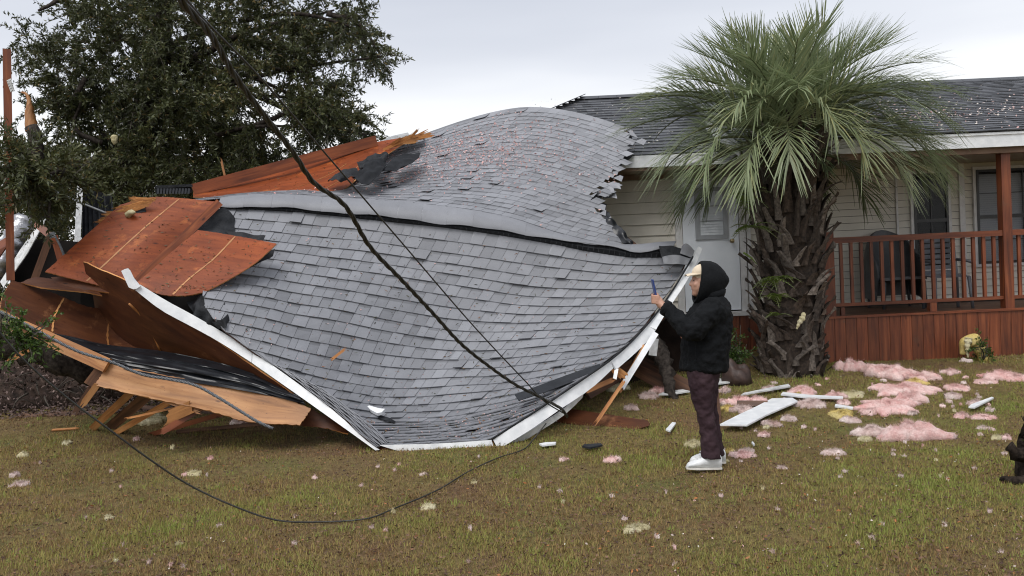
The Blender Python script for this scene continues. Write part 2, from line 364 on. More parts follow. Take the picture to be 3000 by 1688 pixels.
for a in ((wx0, wx0+.07, wz0, wz1), (wx1-.07, wx1, wz0, wz1)): box('window_frame', a[0], a[1], YW-.075, YW-.051, a[2], a[3], GF, door)
for a in ((wz0, wz0+.06), (wz1-.06, wz1)): box('window_frame', wx0+.07, wx1-.07, YW-.073, YW-.051, a[0], a[1], GF, door)
LOUV = plain('louvre_glass', (.52, .56, .60), (.68, .72, .76), 9, .25, .05)
for i in range(3):
    z = wz0+.06+i*.22; box('louvre_rail', wx0+.07, wx1-.07, YW-.070, YW-.052, z+.21, z+.226, GF, door) if i < 2 else None
for i in range(16):
    z = wz0+.065+i*.0405
    mesh('louvre', [(wx0+.07, YW-.066, z), (wx1-.07, YW-.066, z), (wx1-.07, YW-.053, z+.042), (wx0+.07, YW-.053, z+.042), (wx0+.07, YW-.062, z), (wx1-.07, YW-.062, z), (wx1-.07, YW-.0515, z+.04), (wx0+.07, YW-.0515, z+.04)], BOXF, LOUV, door)
BRASS = plain('brass', (.28, .21, .11), (.45, .36, .2), 20, .3, 0, metal=.8)
kx, kz = 3.34, 1.92
tube('door_knob', [(kx, YW-.05, kz), (kx, YW-.075, kz), (kx, YW-.085, kz), (kx, YW-.105, kz), (kx, YW-.12, kz), (kx, YW-.125, kz)], [.03, .016, .022, .033, .026, .01], BRASS, door, 12)
# corner trims and strips
box('corner_trim', 3.575, 3.635, YW-.045, YW+.01, .84, 3.0, TRIM, house)
box('corner_trim', 5.84, 5.87, YW-.05, YW-.027, 1.0, 2.95, TRIM, house)
box('corner_trim', 6.80, 6.88, YW-.05, YW-.027, .86, 2.95, TRIM, house)
# skirt under the door wall
for i in range(18):
    x = 1.2+i*.147
    box('skirt_board', x, x+.142, YW-.10, YW-.07, .20, .80, REDWOOD, house)
# windows
BL = plain('window_blind', (.52, .55, .60), (.62, .65, .70), 3, .6, .05)
def glassmat():
    m, t, bs = base_mat('window_glass'); bs.inputs['Base Color'].default_value = (.012, .014, .016, 1); bs.inputs['Roughness'].default_value = .08
    bs.inputs['Alpha'].default_value = .22; return m
GL = glassmat()
def window(xa, xb, za, zb, cols, blind):
    wn = box('window', xa, xb, YW-.03, YW-.01, za, zb, plain('dark_room', (.01, .01, .011), (.02, .02, .022), 3, .8, 0), house)
    for a in ((xa-.045, xa, za-.045, zb+.045), (xb, xb+.045, za-.045, zb+.045)): box('window_trim', a[0], a[1], YW-.06, YW-.02, a[2], a[3], TRIM, wn)
    box('window_trim', xa+.001, xb-.001, YW-.058, YW-.02, zb, zb+.044, TRIM, wn); box('window_trim', xa+.001, xb-.001, YW-.062, YW-.02, za-.044, za, TRIM, wn)
    fr = .035
    for a in ((xa+.001, xa+fr, za+.001, zb-.001), (xb-fr, xb-.001, za+.001, zb-.001)): box('frame', a[0], a[1], YW-.07, YW-.03, a[2], a[3], BLACK, wn)
    zm = (za+zb)/2
    for a in ((zb-fr, zb-.001), (za+.001, za+fr), (zm-.025, zm+.025)): box('frame', xa+fr, xb-fr, YW-.068, YW-.03, a[0], a[1], BLACK, wn)
    for c in range(1, cols):
        x = xa+(xb-xa)*c/cols; box('muntin', x-.008, x+.008, YW-.064, YW-.052, zm+.026, zb-fr-.001, BLACK, wn); box('muntin', x-.008, x+.008, YW-.064, YW-.052, za+fr+.001, zm-.026, BLACK, wn)
    for za_, zb_ in ((zm+.026, zb-fr), (za+fr, zm-.026)):
        box('muntin', xa+fr+.001, xb-fr-.001, YW-.0635, YW-.0525, (za_+zb_)/2-.007, (za_+zb_)/2+.007, BLACK, wn)
        box('pane', xa+fr+.001, xb-fr-.001, YW-.051, YW-.049, za_, zb_, GL, wn)
    if blind:
        n = int((zb-za-.08)/.032); vs = []; fs = []
        for i in range(n):
            z = za+.04+i*.032; b = len(vs); vs += [(xa+fr, YW-.043, z), (xb-fr, YW-.043, z), (xb-fr, YW-.034, z+.031), (xa+fr, YW-.034, z+.031)]; fs.append((b, b+1, b+2, b+3))
        o = mesh('blind', vs, fs, BL, wn); o['kind'] = 'stuff'
window(6.10, 6.62, 1.38, 2.80, 2, False)
window(7.05, 8.45, 1.40, 2.82, 4, True)
# soffits, eaves
box('soffit', -1.6, 3.02, YE, YW+.0, 2.975, 3.05, SOFF, house)
box('frieze_board', -1.2, 2.98, YW-.06, YW-.028, 2.90, 2.974, SOFF, house)
box('fascia_board', -1.6, 3.35, YE-.03, YE-.002, 3.02, 3.19, WHITE, house)
box('porch_ceiling', 3.05, 9.6, YP-.05, YW-.002, 2.93, 2.97, plain('porch_ceiling_paint', (.26, .22, .18), (.33, .28, .23), 3, .6, .05), house)
for a, b in ((3.04, 5.0), (5.003, 7.4), (7.403, 9.8)): box('fascia_board', a, b, YP-.14, YP-.11, 2.93, 3.115, WHITE, house)
box('fascia_lip', 3.04, 9.8, YP-.155, YP-.141, 3.085, 3.125, WHITE, house)
box('porch_beam', 3.9, 9.6, YP-.05, YP+.05, 2.86, 2.929, SOFF, house)
for i in range(12): box('skirt_board', 3.985, 4.005, YP+.0+i*.147, YP+.142+i*.147, .14, .80, REDWOOD, house)
# roofs: sheathing + shingle courses
RZ, RY = 4.60, 15.0
def roof_plane(xa, xb, ya, za, yb, zb, hip, nm):
    s = math.hypot(yb-ya, zb-za); n = int(s/.143); dy, dz = (yb-ya)/s, (zb-za)/s; ny, nz = -dz, dy
    def xl(t): return xa+(hip*t*(yb-ya) if hip else 0)
    v = [(xl(0), ya, za), (xb, ya, za), (xb, yb, zb), (xl(1), yb, zb)]
    v2 = [(a, b-ny*.03, c-nz*.03) for a, b, c in v]
    mesh('roof_deck', v2+v, [(3, 2, 1, 0), (4, 5, 6, 7), (0, 1, 5, 4), (1, 2, 6, 5), (2, 3, 7, 6), (3, 0, 4, 7)], FELT, house)
    rr = random.Random(3)
    for i in range(n):
        t0, t1 = i*.143, (i+1)*.143+.02; x = xl(t0/s)-.0; vs = []; fs = []; tn = []
        t0 -= .012
        while x < xb:
            wd = rr.uniform(.10, .24); x1 = min(x+wd, xb); pr = .006*(rr.random() < .5); b = len(vs)
            for (xx, tt, h) in ((x, t0, .016+pr), (x1, t0, .016+pr), (x1, t1, .005), (x, t1, .005), (x, t0, .002), (x1, t0, .002), (x1, t1, .001), (x, t1, .001)):
                vs.append((xx, ya+dy*tt+ny*h, za+dz*tt+nz*h))
            fs += [tuple(b+q for q in f_) for f_ in ((0, 1, 2, 3), (4, 7, 6, 5), (0, 4, 5, 1), (1, 5, 6, 2), (2, 6, 7, 3), (3, 7, 4, 0))]
            tn += [min(1, max(0, rr.gauss(.45, .22)))]*8; x = x1+.003
        mesh('shingle_course', vs, fs, SHD, house, tone=tn)
roof_plane(-1.25, 3.0, YE-.02, 3.195, RY, RZ, .93, 'a')
roof_plane(3.0, 9.9, YP-.16, 3.13, RY, RZ-.0, 0, 'b')
mesh('roof_deck', [(1.35, RY, RZ-.02), (9.9, RY, RZ-.02), (9.9, 18.0, 3.1), (-1.6, 18.0, 3.1), (1.35, RY, RZ-.06), (9.9, RY, RZ-.06), (9.9, 18.0, 3.06), (-1.6, 18.0, 3.06)], BOXF, SHD, house, tone=.4)
mesh('roof_deck', [(1.30, RY, RZ-.02), (-1.6, 18, 3.1), (-1.3, YE, 3.15), (1.30, RY, RZ-.06), (-1.6, 18, 3.06), (-1.3, YE, 3.11)], [(0, 1, 2), (5, 4, 3), (0, 3, 4, 1), (1, 4, 5, 2), (2, 5, 3, 0)], SHD, house, tone=.4)
for i in range(27):
    x = 1.35+i*.32; v = []
    for xx in (x, x+.315):
        for (yy, zz) in ((-.16, -.06), (-.05, .008), (.05, .008), (.16, -.06)): v.append((xx, RY+yy, RZ+.02+zz))
    mesh('ridge_cap', v, [(0, 1, 5, 4), (1, 2, 6, 5), (2, 3, 7, 6), (0, 4, 7, 3), (0, 3, 2, 1), (4, 5, 6, 7)], SHD, house, tone=random.uniform(.3, .6))
# hip caps
for i in range(12):
    a = np.array([1.35, RY, RZ+.02])+(np.array([-1.25, YE, 3.2])-np.array([1.35, RY, RZ+.02]))*i/12; b = np.array([1.35, RY, RZ+.02])+(np.array([-1.25, YE, 3.2])-np.array([1.35, RY, RZ+.02]))*(i+.98)/12
    plank('hip_cap', a+np.array([0, 0, .01]), b+np.array([0, 0, .01]), .28, .012, SHD, house, face=(-.3, -.5, -1), tone=random.uniform(.3, .6))
# rake board at the porch roof's left end
sl_ = (RZ-3.13)/(RY-YP+.16)
mesh('rake_filler', [(2.99, YE, 3.15), (2.99, RY, RZ-.02), (2.99, YE, 3.12+sl_*(YE-YP+.16)), (3.02, YE, 3.15), (3.02, RY, RZ-.02), (3.02, YE, 3.12+sl_*(YE-YP+.16))], [(0, 1, 2), (5, 4, 3), (0, 3, 4, 1), (1, 4, 5, 2), (2, 5, 3, 0)], SHD, house, tone=.45)
mesh('rake_board', [(2.985, YP-.15, 2.95), (2.985, 12.6, 2.95+sl_*(12.6-YP+.15)), (2.985, 12.6, 3.12+sl_*(12.6-YP+.15)), (2.985, YP-.15, 3.12), (3.0, YP-.15, 2.95), (3.0, 12.6, 2.95+sl_*(12.6-YP+.15)), (3.0, 12.6, 3.12+sl_*(12.6-YP+.15)), (3.0, YP-.15, 3.12)], BOXF, WHITE, house)
# porch deck
for i in range(15):
    y = YP+.0+i*.12; box('deck_board', 4.0, 9.6, y, y+.114, .80, .835, BROWN, house)
for i in range(39):
    x = 4.02+i*.1435; h = .812+random.uniform(-.003, .003)
    box('skirt_board', x, x+.1385, YP-.05, YP-.024+random.uniform(-.002, .002), .14, h, REDWOOD, house)
box('rim_board', 4.0, 9.6, YP-.022, YP-.003, .5, .80, REDWOOD, house)
box('edge_board', 4.0, 9.6, YP-.07, YP-.002, .815, .845, REDWOOD, house)
def post(x, wd, z0_, z1_, nm='post'): box(nm, x-wd/2, x+wd/2, YP+.0, YP+wd, z0_, z1_, REDWOOD, house)
post(4.14, .14, .846, 1.94); post(4.30, .05, .846, .95, 'rail_block'); post(5.48, .09, .846, .96, 'rail_block'); post(6.48, .12, .846, 2.92); post(8.8, .12, .846, 2.92)
for xa, xb in ((4.215, 6.415), (6.545, 8.735)):
    box('top_rail', xa, xb, YP+.01, YP+.10, 1.79, 1.865, REDWOOD, house); box('bottom_rail', xa, xb, YP+.03, YP+.075, .962, 1.005, REDWOOD, house)
    n = 16
    for i in range(n):
        x = xa+.10+(xb-xa-.2)*i/(n-1); box('baluster', x-.02, x+.02, YP+.034, YP+.070, 1.006, 1.789, REDWOOD, house)
# ------------------------------------------------------------------ porch furniture
def lathe(name, prof, c, mat, parent=None, n=20, arc=(0, 2*math.pi)):
    v = []; f = []; k = len(prof)
    for j in range(n+1):
        a = arc[0]+(arc[1]-arc[0])*j/n
        for r_, z in prof: v.append((c[0]+r_*math.cos(a), c[1]+r_*math.sin(a), c[2]+z))
    for j in range(n):
        for i in range(k-1): f.append((j*k+i, (j+1)*k+i, (j+1)*k+i+1, j*k+i+1))
    return mesh(name, v, f, mat, parent, True)
RESIN = plain('dark_resin', (.05, .053, .058), (.085, .09, .097), 6, .45, .1)
RESG = plain('grey_resin', (.075, .08, .095), (.13, .14, .16), 6, .45, .1)
ch = empty('patio_chair', (5.55, 12.2, .835), 'big dark chair with rounded back standing behind the porch railing', 'chair')
g = crgrid([[(5.22, 12.1, .95), (5.20, 12.42, 1.0), (5.55, 12.55, 1.0), (5.9, 12.42, 1.0), (5.88, 12.1, .95)],
            [(5.24, 12.05, 1.4), (5.22, 12.45, 1.5), (5.55, 12.6, 1.5), (5.88, 12.45, 1.5), (5.86, 12.05, 1.4)],
            [(5.22, 12.2, 1.62), (5.30, 12.47, 1.84), (5.55, 12.62, 1.98), (5.80, 12.47, 1.84), (5.86, 12.2, 1.58)]], 17, 12)
thick('backrest', g, .03, RESIN, ch)
g = crgrid([[(5.25, 11.9, 1.24), (5.55, 11.88, 1.25), (5.85, 11.9, 1.24)], [(5.25, 12.5, 1.2), (5.55, 12.52, 1.2), (5.85, 12.5, 1.2)]], 9, 5)
thick('seat', g, .04, RESIN, ch)
for x, y in ((5.27, 11.95), (5.83, 11.95), (5.27, 12.45), (5.83, 12.45)): tube('leg', [(x, y, 1.22), (x*1.0+(x-5.55)*.08, y, .836)], [.028, .02], RESIN, ch, 8)
c2 = empty('slatted_chair', (5.95, 11.8, .835), 'grey plastic chair with slatted back between railing and narrow window', 'chair')
for i in range(7):
    z = 1.30+i*.075; g = crgrid([[(5.72, 11.75, z), (5.95, 11.85+.01*i, z), (6.18, 11.75, z)], [(5.72, 11.75, z+.055), (5.95, 11.86+.01*i, z+.055), (6.18, 11.75, z+.055)]], 9, 2)
    thick('back_slat', g, .015, RESG, c2)
for s in (-1, 1):
    tube('back_post', [(5.95+s*.24, 11.74, .836), (5.95+s*.235, 11.74, 1.3), (5.95+s*.22, 11.8, 1.86)], [.022, .022, .018], RESG, c2, 8)
    tube('leg', [(5.95+s*.23, 11.42, 1.27), (5.95+s*.25, 11.38, .836)], [.025, .02], RESG, c2, 8)
    tube('armrest', [(5.95+s*.25, 11.38, 1.46), (5.95+s*.25, 11.55, 1.49), (5.95+s*.24, 11.74, 1.5)], .02, RESG, c2, 8)
for i in range(6):
    y = 11.40+i*.055; box('seat_slat', 5.72, 6.18, y, y+.045, 1.262+.004*i, 1.28+.004*i, RESG, c2)
# ================================================================== COLLAPSED ROOF
wreck = empty('collapsed_roof_wreck', P(1280, 1300, 9), 'collapsed grey shingle roof sagging from the house down to the lawn', 'roof')
def inside(px, py, poly):
    px = np.asarray(px); py = np.asarray(py); r = np.zeros(px.shape, bool); n = len(poly)
    for i in range(n):
        x1, y1 = poly[i]; x2, y2 = poly[(i+1) % n]
        c = ((y1 > py) != (y2 > py)); xi = x1+(py-y1)/(y2-y1+1e-12)*(x2-x1); r ^= c & (px < xi)
    return r
class Slope:                                    # a shingled slope given by photo-traced course lines and distances
    def __init__(s, rows, deps, n, xm, wpx, lean, poly):
        s.rows, s.deps, s.n, s.poly = rows, deps, n, poly
        s.u = np.linspace(-4.5, 5.5, 401); X = [xm+wpx*s.u]
        for k in range(n+1): X.append(X[-1]-lean(X[-1]))
        s.X = np.array(X)
    def xy(s, u, k):
        u = np.asarray(u, float); k = np.asarray(k, float); kk = np.clip(k, 0, s.n); i = np.clip(kk.astype(int), 0, s.n-1); f = kk-i
        cols = np.stack([np.interp(u, s.u, s.X[r]) for r in range(s.n+2)])
        ii = np.indices(u.shape) if u.ndim else None
        a = np.take_along_axis(cols, i[None], 0)[0]; b = np.take_along_axis(cols, i[None]+1, 0)[0]; x = a*(1-f)+b*f
        return x, s.val(s.rows, x, k)
    def val(s, tab, x, k):
        ks = [r[0] for r in tab]; ys = np.stack([herm(x, *zip(*r[1])) for r in tab]); x = np.asarray(x); k = np.asarray(k, float)
        out_ = np.empty(x.shape)
        fx, fk = x.ravel(), k.ravel(); yy = ys.reshape(len(ks), -1); o = out_.ravel()
        for i in range(len(fx)): o[i] = herm(fk[i], ks, yy[:, i])
        return o.reshape(x.shape)
    def pt(s, u, k):
        u, k = np.broadcast_arrays(np.asarray(u, float), np.asarray(k, float)); x, y = s.xy(u, k); d = s.val(s.deps, x, k)
        r_ = fw[None]+cr[None]*((x.ravel()-1500)/F)[:, None]-cu[None]*((y.ravel()-844)/F)[:, None]
        return (CAM+r_*d.ravel()[:, None]).reshape(u.shape+(3,))
    def grid(s):                                # dense table for quick interpolation
        s.gu = np.linspace(-4.5, 5.5, 201); s.gk = np.linspace(-1, s.n, (s.n+1)*3+1)
        uu, kk = np.meshgrid(s.gu, s.gk); s.T = s.pt(uu, kk); x, y = s.xy(uu, kk); s.M = inside(x, y, s.poly); s.GX, s.GY = x, y
        du = np.gradient(s.T, axis=1); dk = np.gradient(s.T, axis=0); n = np.cross(du, dk); n /= np.linalg.norm(n, axis=2, keepdims=True)
        n *= (-1 if (n*(s.T-CAM)).sum(2).mean() > 0 else 1); s.Nn = n
        s.lim = []
        for i in range(len(s.gk)):
            q = np.where(s.M[i])[0]; s.lim.append((s.gu[q[0]], s.gu[q[-1]]) if len(q) else (0, 0))
        s.lim = np.array(s.lim)
        for c in (0, 1):                        # smooth the cut edges
            for _ in range(2): s.lim[1:-1, c] = (s.lim[:-2, c]+s.lim[1:-1, c]*2+s.lim[2:, c])/4
    def q(s, u, k, h=0):
        fu = np.clip((u+4.5)/10*200, 0, 199.999); fk = np.clip((k+1)*3, 0, len(s.gk)-1.001); i, j = int(fk), int(fu); a, b = fk-i, fu-j
        t = s.T[i, j]*(1-a)*(1-b)+s.T[i+1, j]*a*(1-b)+s.T[i, j+1]*(1-a)*b+s.T[i+1, j+1]*a*b
        return t+s.Nn[min(i+(a > .5), len(s.gk)-1), min(j+(b > .5), 200)]*h
    def lims(s, k): return tuple(np.interp(k, s.gk, s.lim[:, c]) for c in (0, 1))
# ---- front slope A (course lines traced from the photograph)
rowsA = [(0, [(500, 596), (660, 608), (849, 618), (1129, 646), (1300, 664), (1388, 675), (1582, 706), (1738, 736), (1854, 752), (1945, 752), (2100, 738)]),
         (1, [(500, 630), (655, 640), (810, 651), (945, 664), (1055, 673), (1250, 698), (1443, 723), (1595, 746), (1692, 761), (1788, 775), (1940, 778), (2100, 770)]),
         (5, [(500, 728), (640, 745), (810, 763), (945, 782), (1116, 804), (1250, 824), (1410, 848), (1523, 866), (1703, 874), (1893, 869), (2050, 862)]),
         (10, [(500, 862), (655, 884), (793, 906), (848, 920), (970, 938), (1086, 962), (1199, 982), (1319, 999), (1399, 1002), (1485, 1000), (1581, 994), (1680, 987), (1802, 981), (1880, 973), (2000, 955)]),
         (15, [(600, 1010), (820, 1077), (848, 1085), (942, 1109), (1047, 1128), (1119, 1138), (1182, 1140), (1250, 1138), (1333, 1132), (1443, 1127), (1526, 1117), (1609, 1103), (1719, 1080), (1775, 1066), (1900, 1020)]),
         (19, [(800, 1150), (940, 1195), (1050, 1222), (1105, 1229), (1152, 1228), (1250, 1227), (1333, 1222), (1388, 1213), (1471, 1196), (1540, 1179), (1609, 1160), (1700, 1120), (1800, 1070)]),
         (23, [(900, 1235), (1060, 1262), (1150, 1264), (1250, 1262), (1350, 1254), (1450, 1235), (1550, 1203), (1650, 1160), (1800, 1090)]),
         (28, [(900, 1318), (1050, 1312), (1110, 1310), (1180, 1308), (1300, 1301), (1440, 1290), (1520, 1262), (1650, 1180), (1800, 1090)])]
depA = [(0, [(500, 9.5), (650, 9.7), (1250, 10.2), (1930, 10.6), (2100, 10.7)]),
        (5, [(500, 9.1), (700, 9.2), (1250, 9.92), (1700, 10.2), (2000, 10.15)]),
        (10, [(500, 8.4), (655, 8.5), (900, 8.95), (1250, 9.6), (1650, 9.75), (1890, 9.5), (2000, 9.4)]),
        (15, [(600, 8.2), (850, 8.36), (1000, 8.75), (1250, 9.2), (1600, 9.1), (1775, 8.95), (1900, 8.8)]),
        (19, [(800, 8.2), (1000, 8.25), (1120, 8.65), (1250, 8.82), (1450, 8.75), (1650, 8.5), (1800, 8.4)]),
        (23, [(900, 8.1), (1060, 8.15), (1150, 8.35), (1250, 8.42), (1420, 8.35), (1600, 8.2), (1800, 8.1)]),
        (28, [(900, 7.95), (1100, 7.93), (1250, 7.92), (1440, 7.9), (1600, 7.95), (1800, 8.0)])]
polyA = [(648, 560), (1950, 700), (1950, 752), (2032, 755), (1985, 830), (1940, 890), (1890, 960), (1850, 1002), (1780, 1060), (1700, 1118), (1600, 1186), (1480, 1280), (1440, 1300), (1400, 1340), (1120, 1340), (1090, 1300), (1000, 1216), (850, 1105), (740, 1034), (640, 962), (590, 890), (585, 780), (640, 700)]
A = Slope(rowsA, depA, 28, 1300, 265, lambda x: 14+8*np.clip((x-700)/1200, 0, 1.2), polyA); A.grid()
# ---- rear slope B
rowsB = [(0, [(500, 545), (700, 515), (900, 472), (1100, 430), (1230, 398), (1350, 358), (1450, 331), (1540, 318), (1640, 325), (1750, 350), (1850, 385), (1960, 432)]),
         (14, [(500, 575), (700, 548), (1000, 527), (1200, 498), (1400, 474), (1550, 478), (1700, 512), (1850, 572), (1960, 620)]),
         (28, [(500, 596), (600, 588), (700, 578), (1000, 588), (1200, 603), (1330, 618), (1500, 652), (1620, 692), (1780, 730), (1900, 748), (1960, 752)])]
depB = [(0, [(500, 11.6), (1000, 12.5), (1540, 13.0), (1700, 12.75), (1850, 12.2), (1960, 11.9)]),
        (14, [(500, 10.7), (1000, 11.35), (1540, 11.8), (1700, 11.65), (1850, 11.4), (1960, 11.3)]),
        (28, [(500, 9.75), (650, 9.85), (1250, 10.36), (1900, 10.8), (1960, 10.85)])]
polyB = [(560, 585), (760, 562), (1000, 553), (1080, 490), (1150, 440), (1225, 398), (1350, 300), (1600, 280), (1885, 395), (1862, 430), (1845, 470), (1820, 500), (1808, 540), (1790, 562), (1756, 574), (1756, 600), (1800, 665), (1845, 735), (1845, 800), (500, 800)]
B = Slope(rowsB, depB, 28, 1500, 222, lambda x: 15+0*x, polyB); B.grid()
def lay(S, nm, jag, tabs, seed, first=0, th=.013, tb=0, sd=.08):
    rr = random.Random(seed)
    for c in range(first, S.n):
        k0, k1 = c-.35, c+1.03; l0, l1 = S.lims(max(k0, -.9)); m0, m1 = S.lims(c+.98); u = min(l0, m0)-rr.random()*.15; end = max(l1, m1)
        if end-u < .05: continue
        while u < end:
            wd = rr.uniform(.08, .18) if rr.random() < .5 else rr.uniform(.115, .145); u1 = u+wd; j = rr.uniform(-jag, jag)
            T = lambda uu, a, b: min(max(uu, a), b+j)
            ua, ub, uc, ud = T(u, l0, l1), T(u1-.004, l0, l1), T(u1-.004, m0, m1), T(u, m0, m1)
            if max(ub-ua, uc-ud) > .02:
                pr = .005 if rr.random() < .5 else 0
                hb = th+pr*(th/.013)+rr.uniform(0, .003)+(.018 if rr.random() < .025 else 0)
                def sec_(f_, h0, h1): return S.q(ua+(ud-ua)*f_, k0+(k1-k0)*f_, h0), S.q(ub+(uc-ub)*f_, k0+(k1-k0)*f_, h1)
                fa, fb = (.35+.26)/1.38, (.35+.31)/1.38; lo_ = .002+pr*.3; v = []
                for f_ in (1., fb, fa, 0.):
                    hh_ = lo_+(hb-lo_)*f_; l_, r_ = sec_(f_, hh_, hh_); v += [l_, r_]
                bl, br_ = sec_(1., hb-.6*th, hb-.6*th); tl, tr2 = sec_(0., -.004, -.004); v += [bl, br_, tr2, tl]
                tn = min(1, max(0, rr.gauss(tb+(.45 if pr == 0 else .55), sd)))
                if rr.random() < .12: tn *= .7
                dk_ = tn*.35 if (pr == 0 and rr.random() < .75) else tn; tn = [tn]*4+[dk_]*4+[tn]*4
                ar = np.linalg.norm(np.cross(px2(v[1])-px2(v[0]), px2(v[6])-px2(v[0])))
                tabs.append((ar, v, tn))
            u = u1
def px2(p):
    d = p-CAM; z = d @ fw; return np.array([F*(d @ cr)/z, F*(d @ cu)/z, 0])
SHF = [(0, 1, 3, 2), (2, 3, 5, 4), (4, 5, 7, 6), (8, 9, 1, 0), (6, 7, 10, 11), (1, 9, 10, 7, 5, 3), (0, 2, 4, 6, 11, 8), (8, 11, 10, 9)]
tabs = []; lay(A, 'a', .0, tabs, 5, th=.017, sd=.06); lay(B, 'b', .13, tabs, 6, th=.0065, tb=.06, sd=.075)  # tb lightens the rear slope's tone, painting in its sky sheen
tabs.sort(key=lambda t: -t[0])
for ar, v, tn in tabs[:300]: mesh('shingle', v, SHF, SHG, wreck, tone=tn)
vs, fs, tn = [], [], []
for ar, v, t_ in tabs[300:]:
    b = len(vs); vs += v; fs += [tuple(b+i for i in f) for f in SHF]; tn += t_
tag(mesh('shingles', vs, fs, SHG, wreck, tone=tn), kind='stuff')
def deck(S, name, t, n=28, m=40, hi=.996):
    g = np.zeros((m, n, 3))
    for i, k in enumerate(np.linspace(-.5, S.n-.02, m)):
        a, b = S.lims(max(k, -.9))
        for j, f_ in enumerate(np.linspace(.004, hi, n)): g[i, j] = S.q(a+(b-a)*f_, k, -.020)
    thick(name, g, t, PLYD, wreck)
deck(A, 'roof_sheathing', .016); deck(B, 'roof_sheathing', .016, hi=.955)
# rear side of the hump
g = crgrid([[P(x, y+4, d+.02) for x, y, d in ((700, 515, 11.9), (1000, 452, 12.52), (1230, 398, 12.85), (1450, 331, 13.05), (1540, 318, 13.12), (1640, 325, 13.0), (1750, 350, 12.8), (1850, 385, 12.5))],
            [P(x, y, d)-np.array([0, 0, .55]) for x, y, d in ((700, 515, 13.2), (1000, 452, 14), (1230, 398, 14.2), (1450, 331, 14.4), (1540, 318, 14.5), (1640, 325, 14.2), (1750, 350, 14), (1850, 385, 13.8))]], 20, 4)
thick('roof_sheathing', g, .016, SHG, wreck, tone=.4)
# ---- ridge cap pieces between the slopes
xs_cap = [640]
while xs_cap[-1] < 1935: xs_cap.append(xs_cap[-1]+random.uniform(62, 84))
capbot = [(600, 598), (650, 603), (849, 611), (1129, 636), (1388, 666), (1582, 693), (1738, 718), (1800, 722), (1854, 738), (1935, 728), (2000, 722)]
captop = [(560, 594), (600, 586), (700, 572), (1000, 580), (1200, 594), (1330, 609), (1500, 641), (1620, 680), (1740, 708), (1850, 716), (1935, 708), (2000, 705)]
def dA0(x): return float(herm(x, *zip(*depA[0][1])))
for i in range(len(xs_cap)-1):
    a, b = xs_cap[i], xs_cap[i+1]-.25; R = []
    for f_, kk in ((0, 0), (.12, .25), (.45, .62), (.8, .85), (1, 1)):
        r_ = []
        for x in np.linspace(a, b, 4):
            y0, y1 = float(herm(x, *zip(*capbot))), float(herm(x, *zip(*captop))); lift = .7*(i % 2)
            wob = 2.5*math.sin(x*.021)+1.5*math.sin(x*.05)
            sl2 = 6*f_; r_.append(P(x+sl2, y0+(y1-y0)*kk-lift*(1-f_)+wob*(1-f_), dA0(x)-.075+.20*f_**1.5))
        R.append(r_)
    thick('ridge_cap', crgrid(R, 5, 7), .012, SHG, wreck, tone=random.choice((.44, .47, .51, .55)))
# black ridge vent below the caps
vent = None; R0 = []; R1 = []; R2 = []
for x in np.linspace(636, 1945, 60):
    y0 = float(herm(x, *zip(*capbot))); y1 = float(herm(x, *zip(*rowsA[0][1])))
    R0.append(P(x, y0-1, dA0(x)-.02)); R1.append(P(x-1, (y0+y1)/2, dA0(x)-.055)); R2.append(P(x-2, y1+3, dA0(x)-.02))
vent = thick('ridge_vent', np.array([R0, R1, R2]), .03, FELT, wreck)
for i, x in enumerate(np.arange(640, 1940, 15.5)):
    y0 = float(herm(x, *zip(*capbot))); y1 = float(herm(x, *zip(*rowsA[0][1])))
    plank('vent_rib', P(x, y0+1, dA0(x)-.05), P(x-3, y1, dA0(x)-.06), .008, .006, FELT, vent)
# ---- fascia boards
def board(name, up, lo, t=.02, mat=WHITE, n=8, parent=wreck):
    k = max(n, len(up)); a = path([P(*q) for q in up], k); b = path([P(*q) for q in lo], k)
    return thick(name, np.stack([a, a*.5+b*.5, b]), t, mat, parent, smooth=True)
def cut(pts, i, j): return pts[i:j]
lu = [(411, 834, 8.30), (486, 880, 8.33), (560, 920, 8.36), (640, 966, 8.37), (738, 1029, 8.34)]
ll = [(396, 850, 8.28), (474, 910, 8.30), (548, 950, 8.33), (622, 990, 8.34), (737, 1062, 8.30)]
board('fascia_board', lu, ll, n=12)
lu = [(740, 1030, 8.33), (850, 1107, 8.24), (1000, 1222, 8.03), (1085, 1300, 7.90), (1112, 1318, 7.88)]
ll = [(738, 1063, 8.29), (802, 1108, 8.25), (886, 1167, 8.15), (1000, 1248, 7.99), (1100, 1320, 7.88)]
board('fascia_board', lu, ll, n=12)
board('fascia_board', [(355, 794, 8.24), (374, 786, 8.24), (393, 815, 8.27)], [(377, 842, 8.24), (395, 848, 8.25), (412, 838, 8.27)], n=6)
board('fascia_board', [(1112, 1305, 7.90), (1280, 1300, 7.86), (1440, 1289, 7.87)], [(1178, 1325, 7.88), (1300, 1321, 7.85), (1446, 1309, 7.86)], n=8)
board('fascia_board', [(1444, 1288, 7.85), (1520, 1240, 7.90), (1600, 1186, 8.02), (1700, 1118, 8.25), (1788, 1058, 8.6)], [(1460, 1317, 7.83), (1550, 1262, 7.90), (1640, 1200, 8.04), (1730, 1140, 8.3), (1797, 1079, 8.6)], n=10)
board('fascia_board', [(1790, 1056, 8.62), (1850, 1004, 8.95), (1890, 962, 9.25), (1905, 944, 9.35)], [(1806, 1083, 8.6), (1862, 1034, 8.92), (1905, 990, 9.2), (1925, 962, 9.35)], n=8)
board('fascia_board', [(1898, 955, 9.30), (1940, 892, 9.65), (1985, 832, 10.0), (2022, 762, 10.35), (2046, 722, 10.5)], [(1922, 965, 9.3), (1962, 900, 9.65), (2003, 838, 10.0), (2040, 772, 10.35), (2058, 728, 10.5)], n=9)
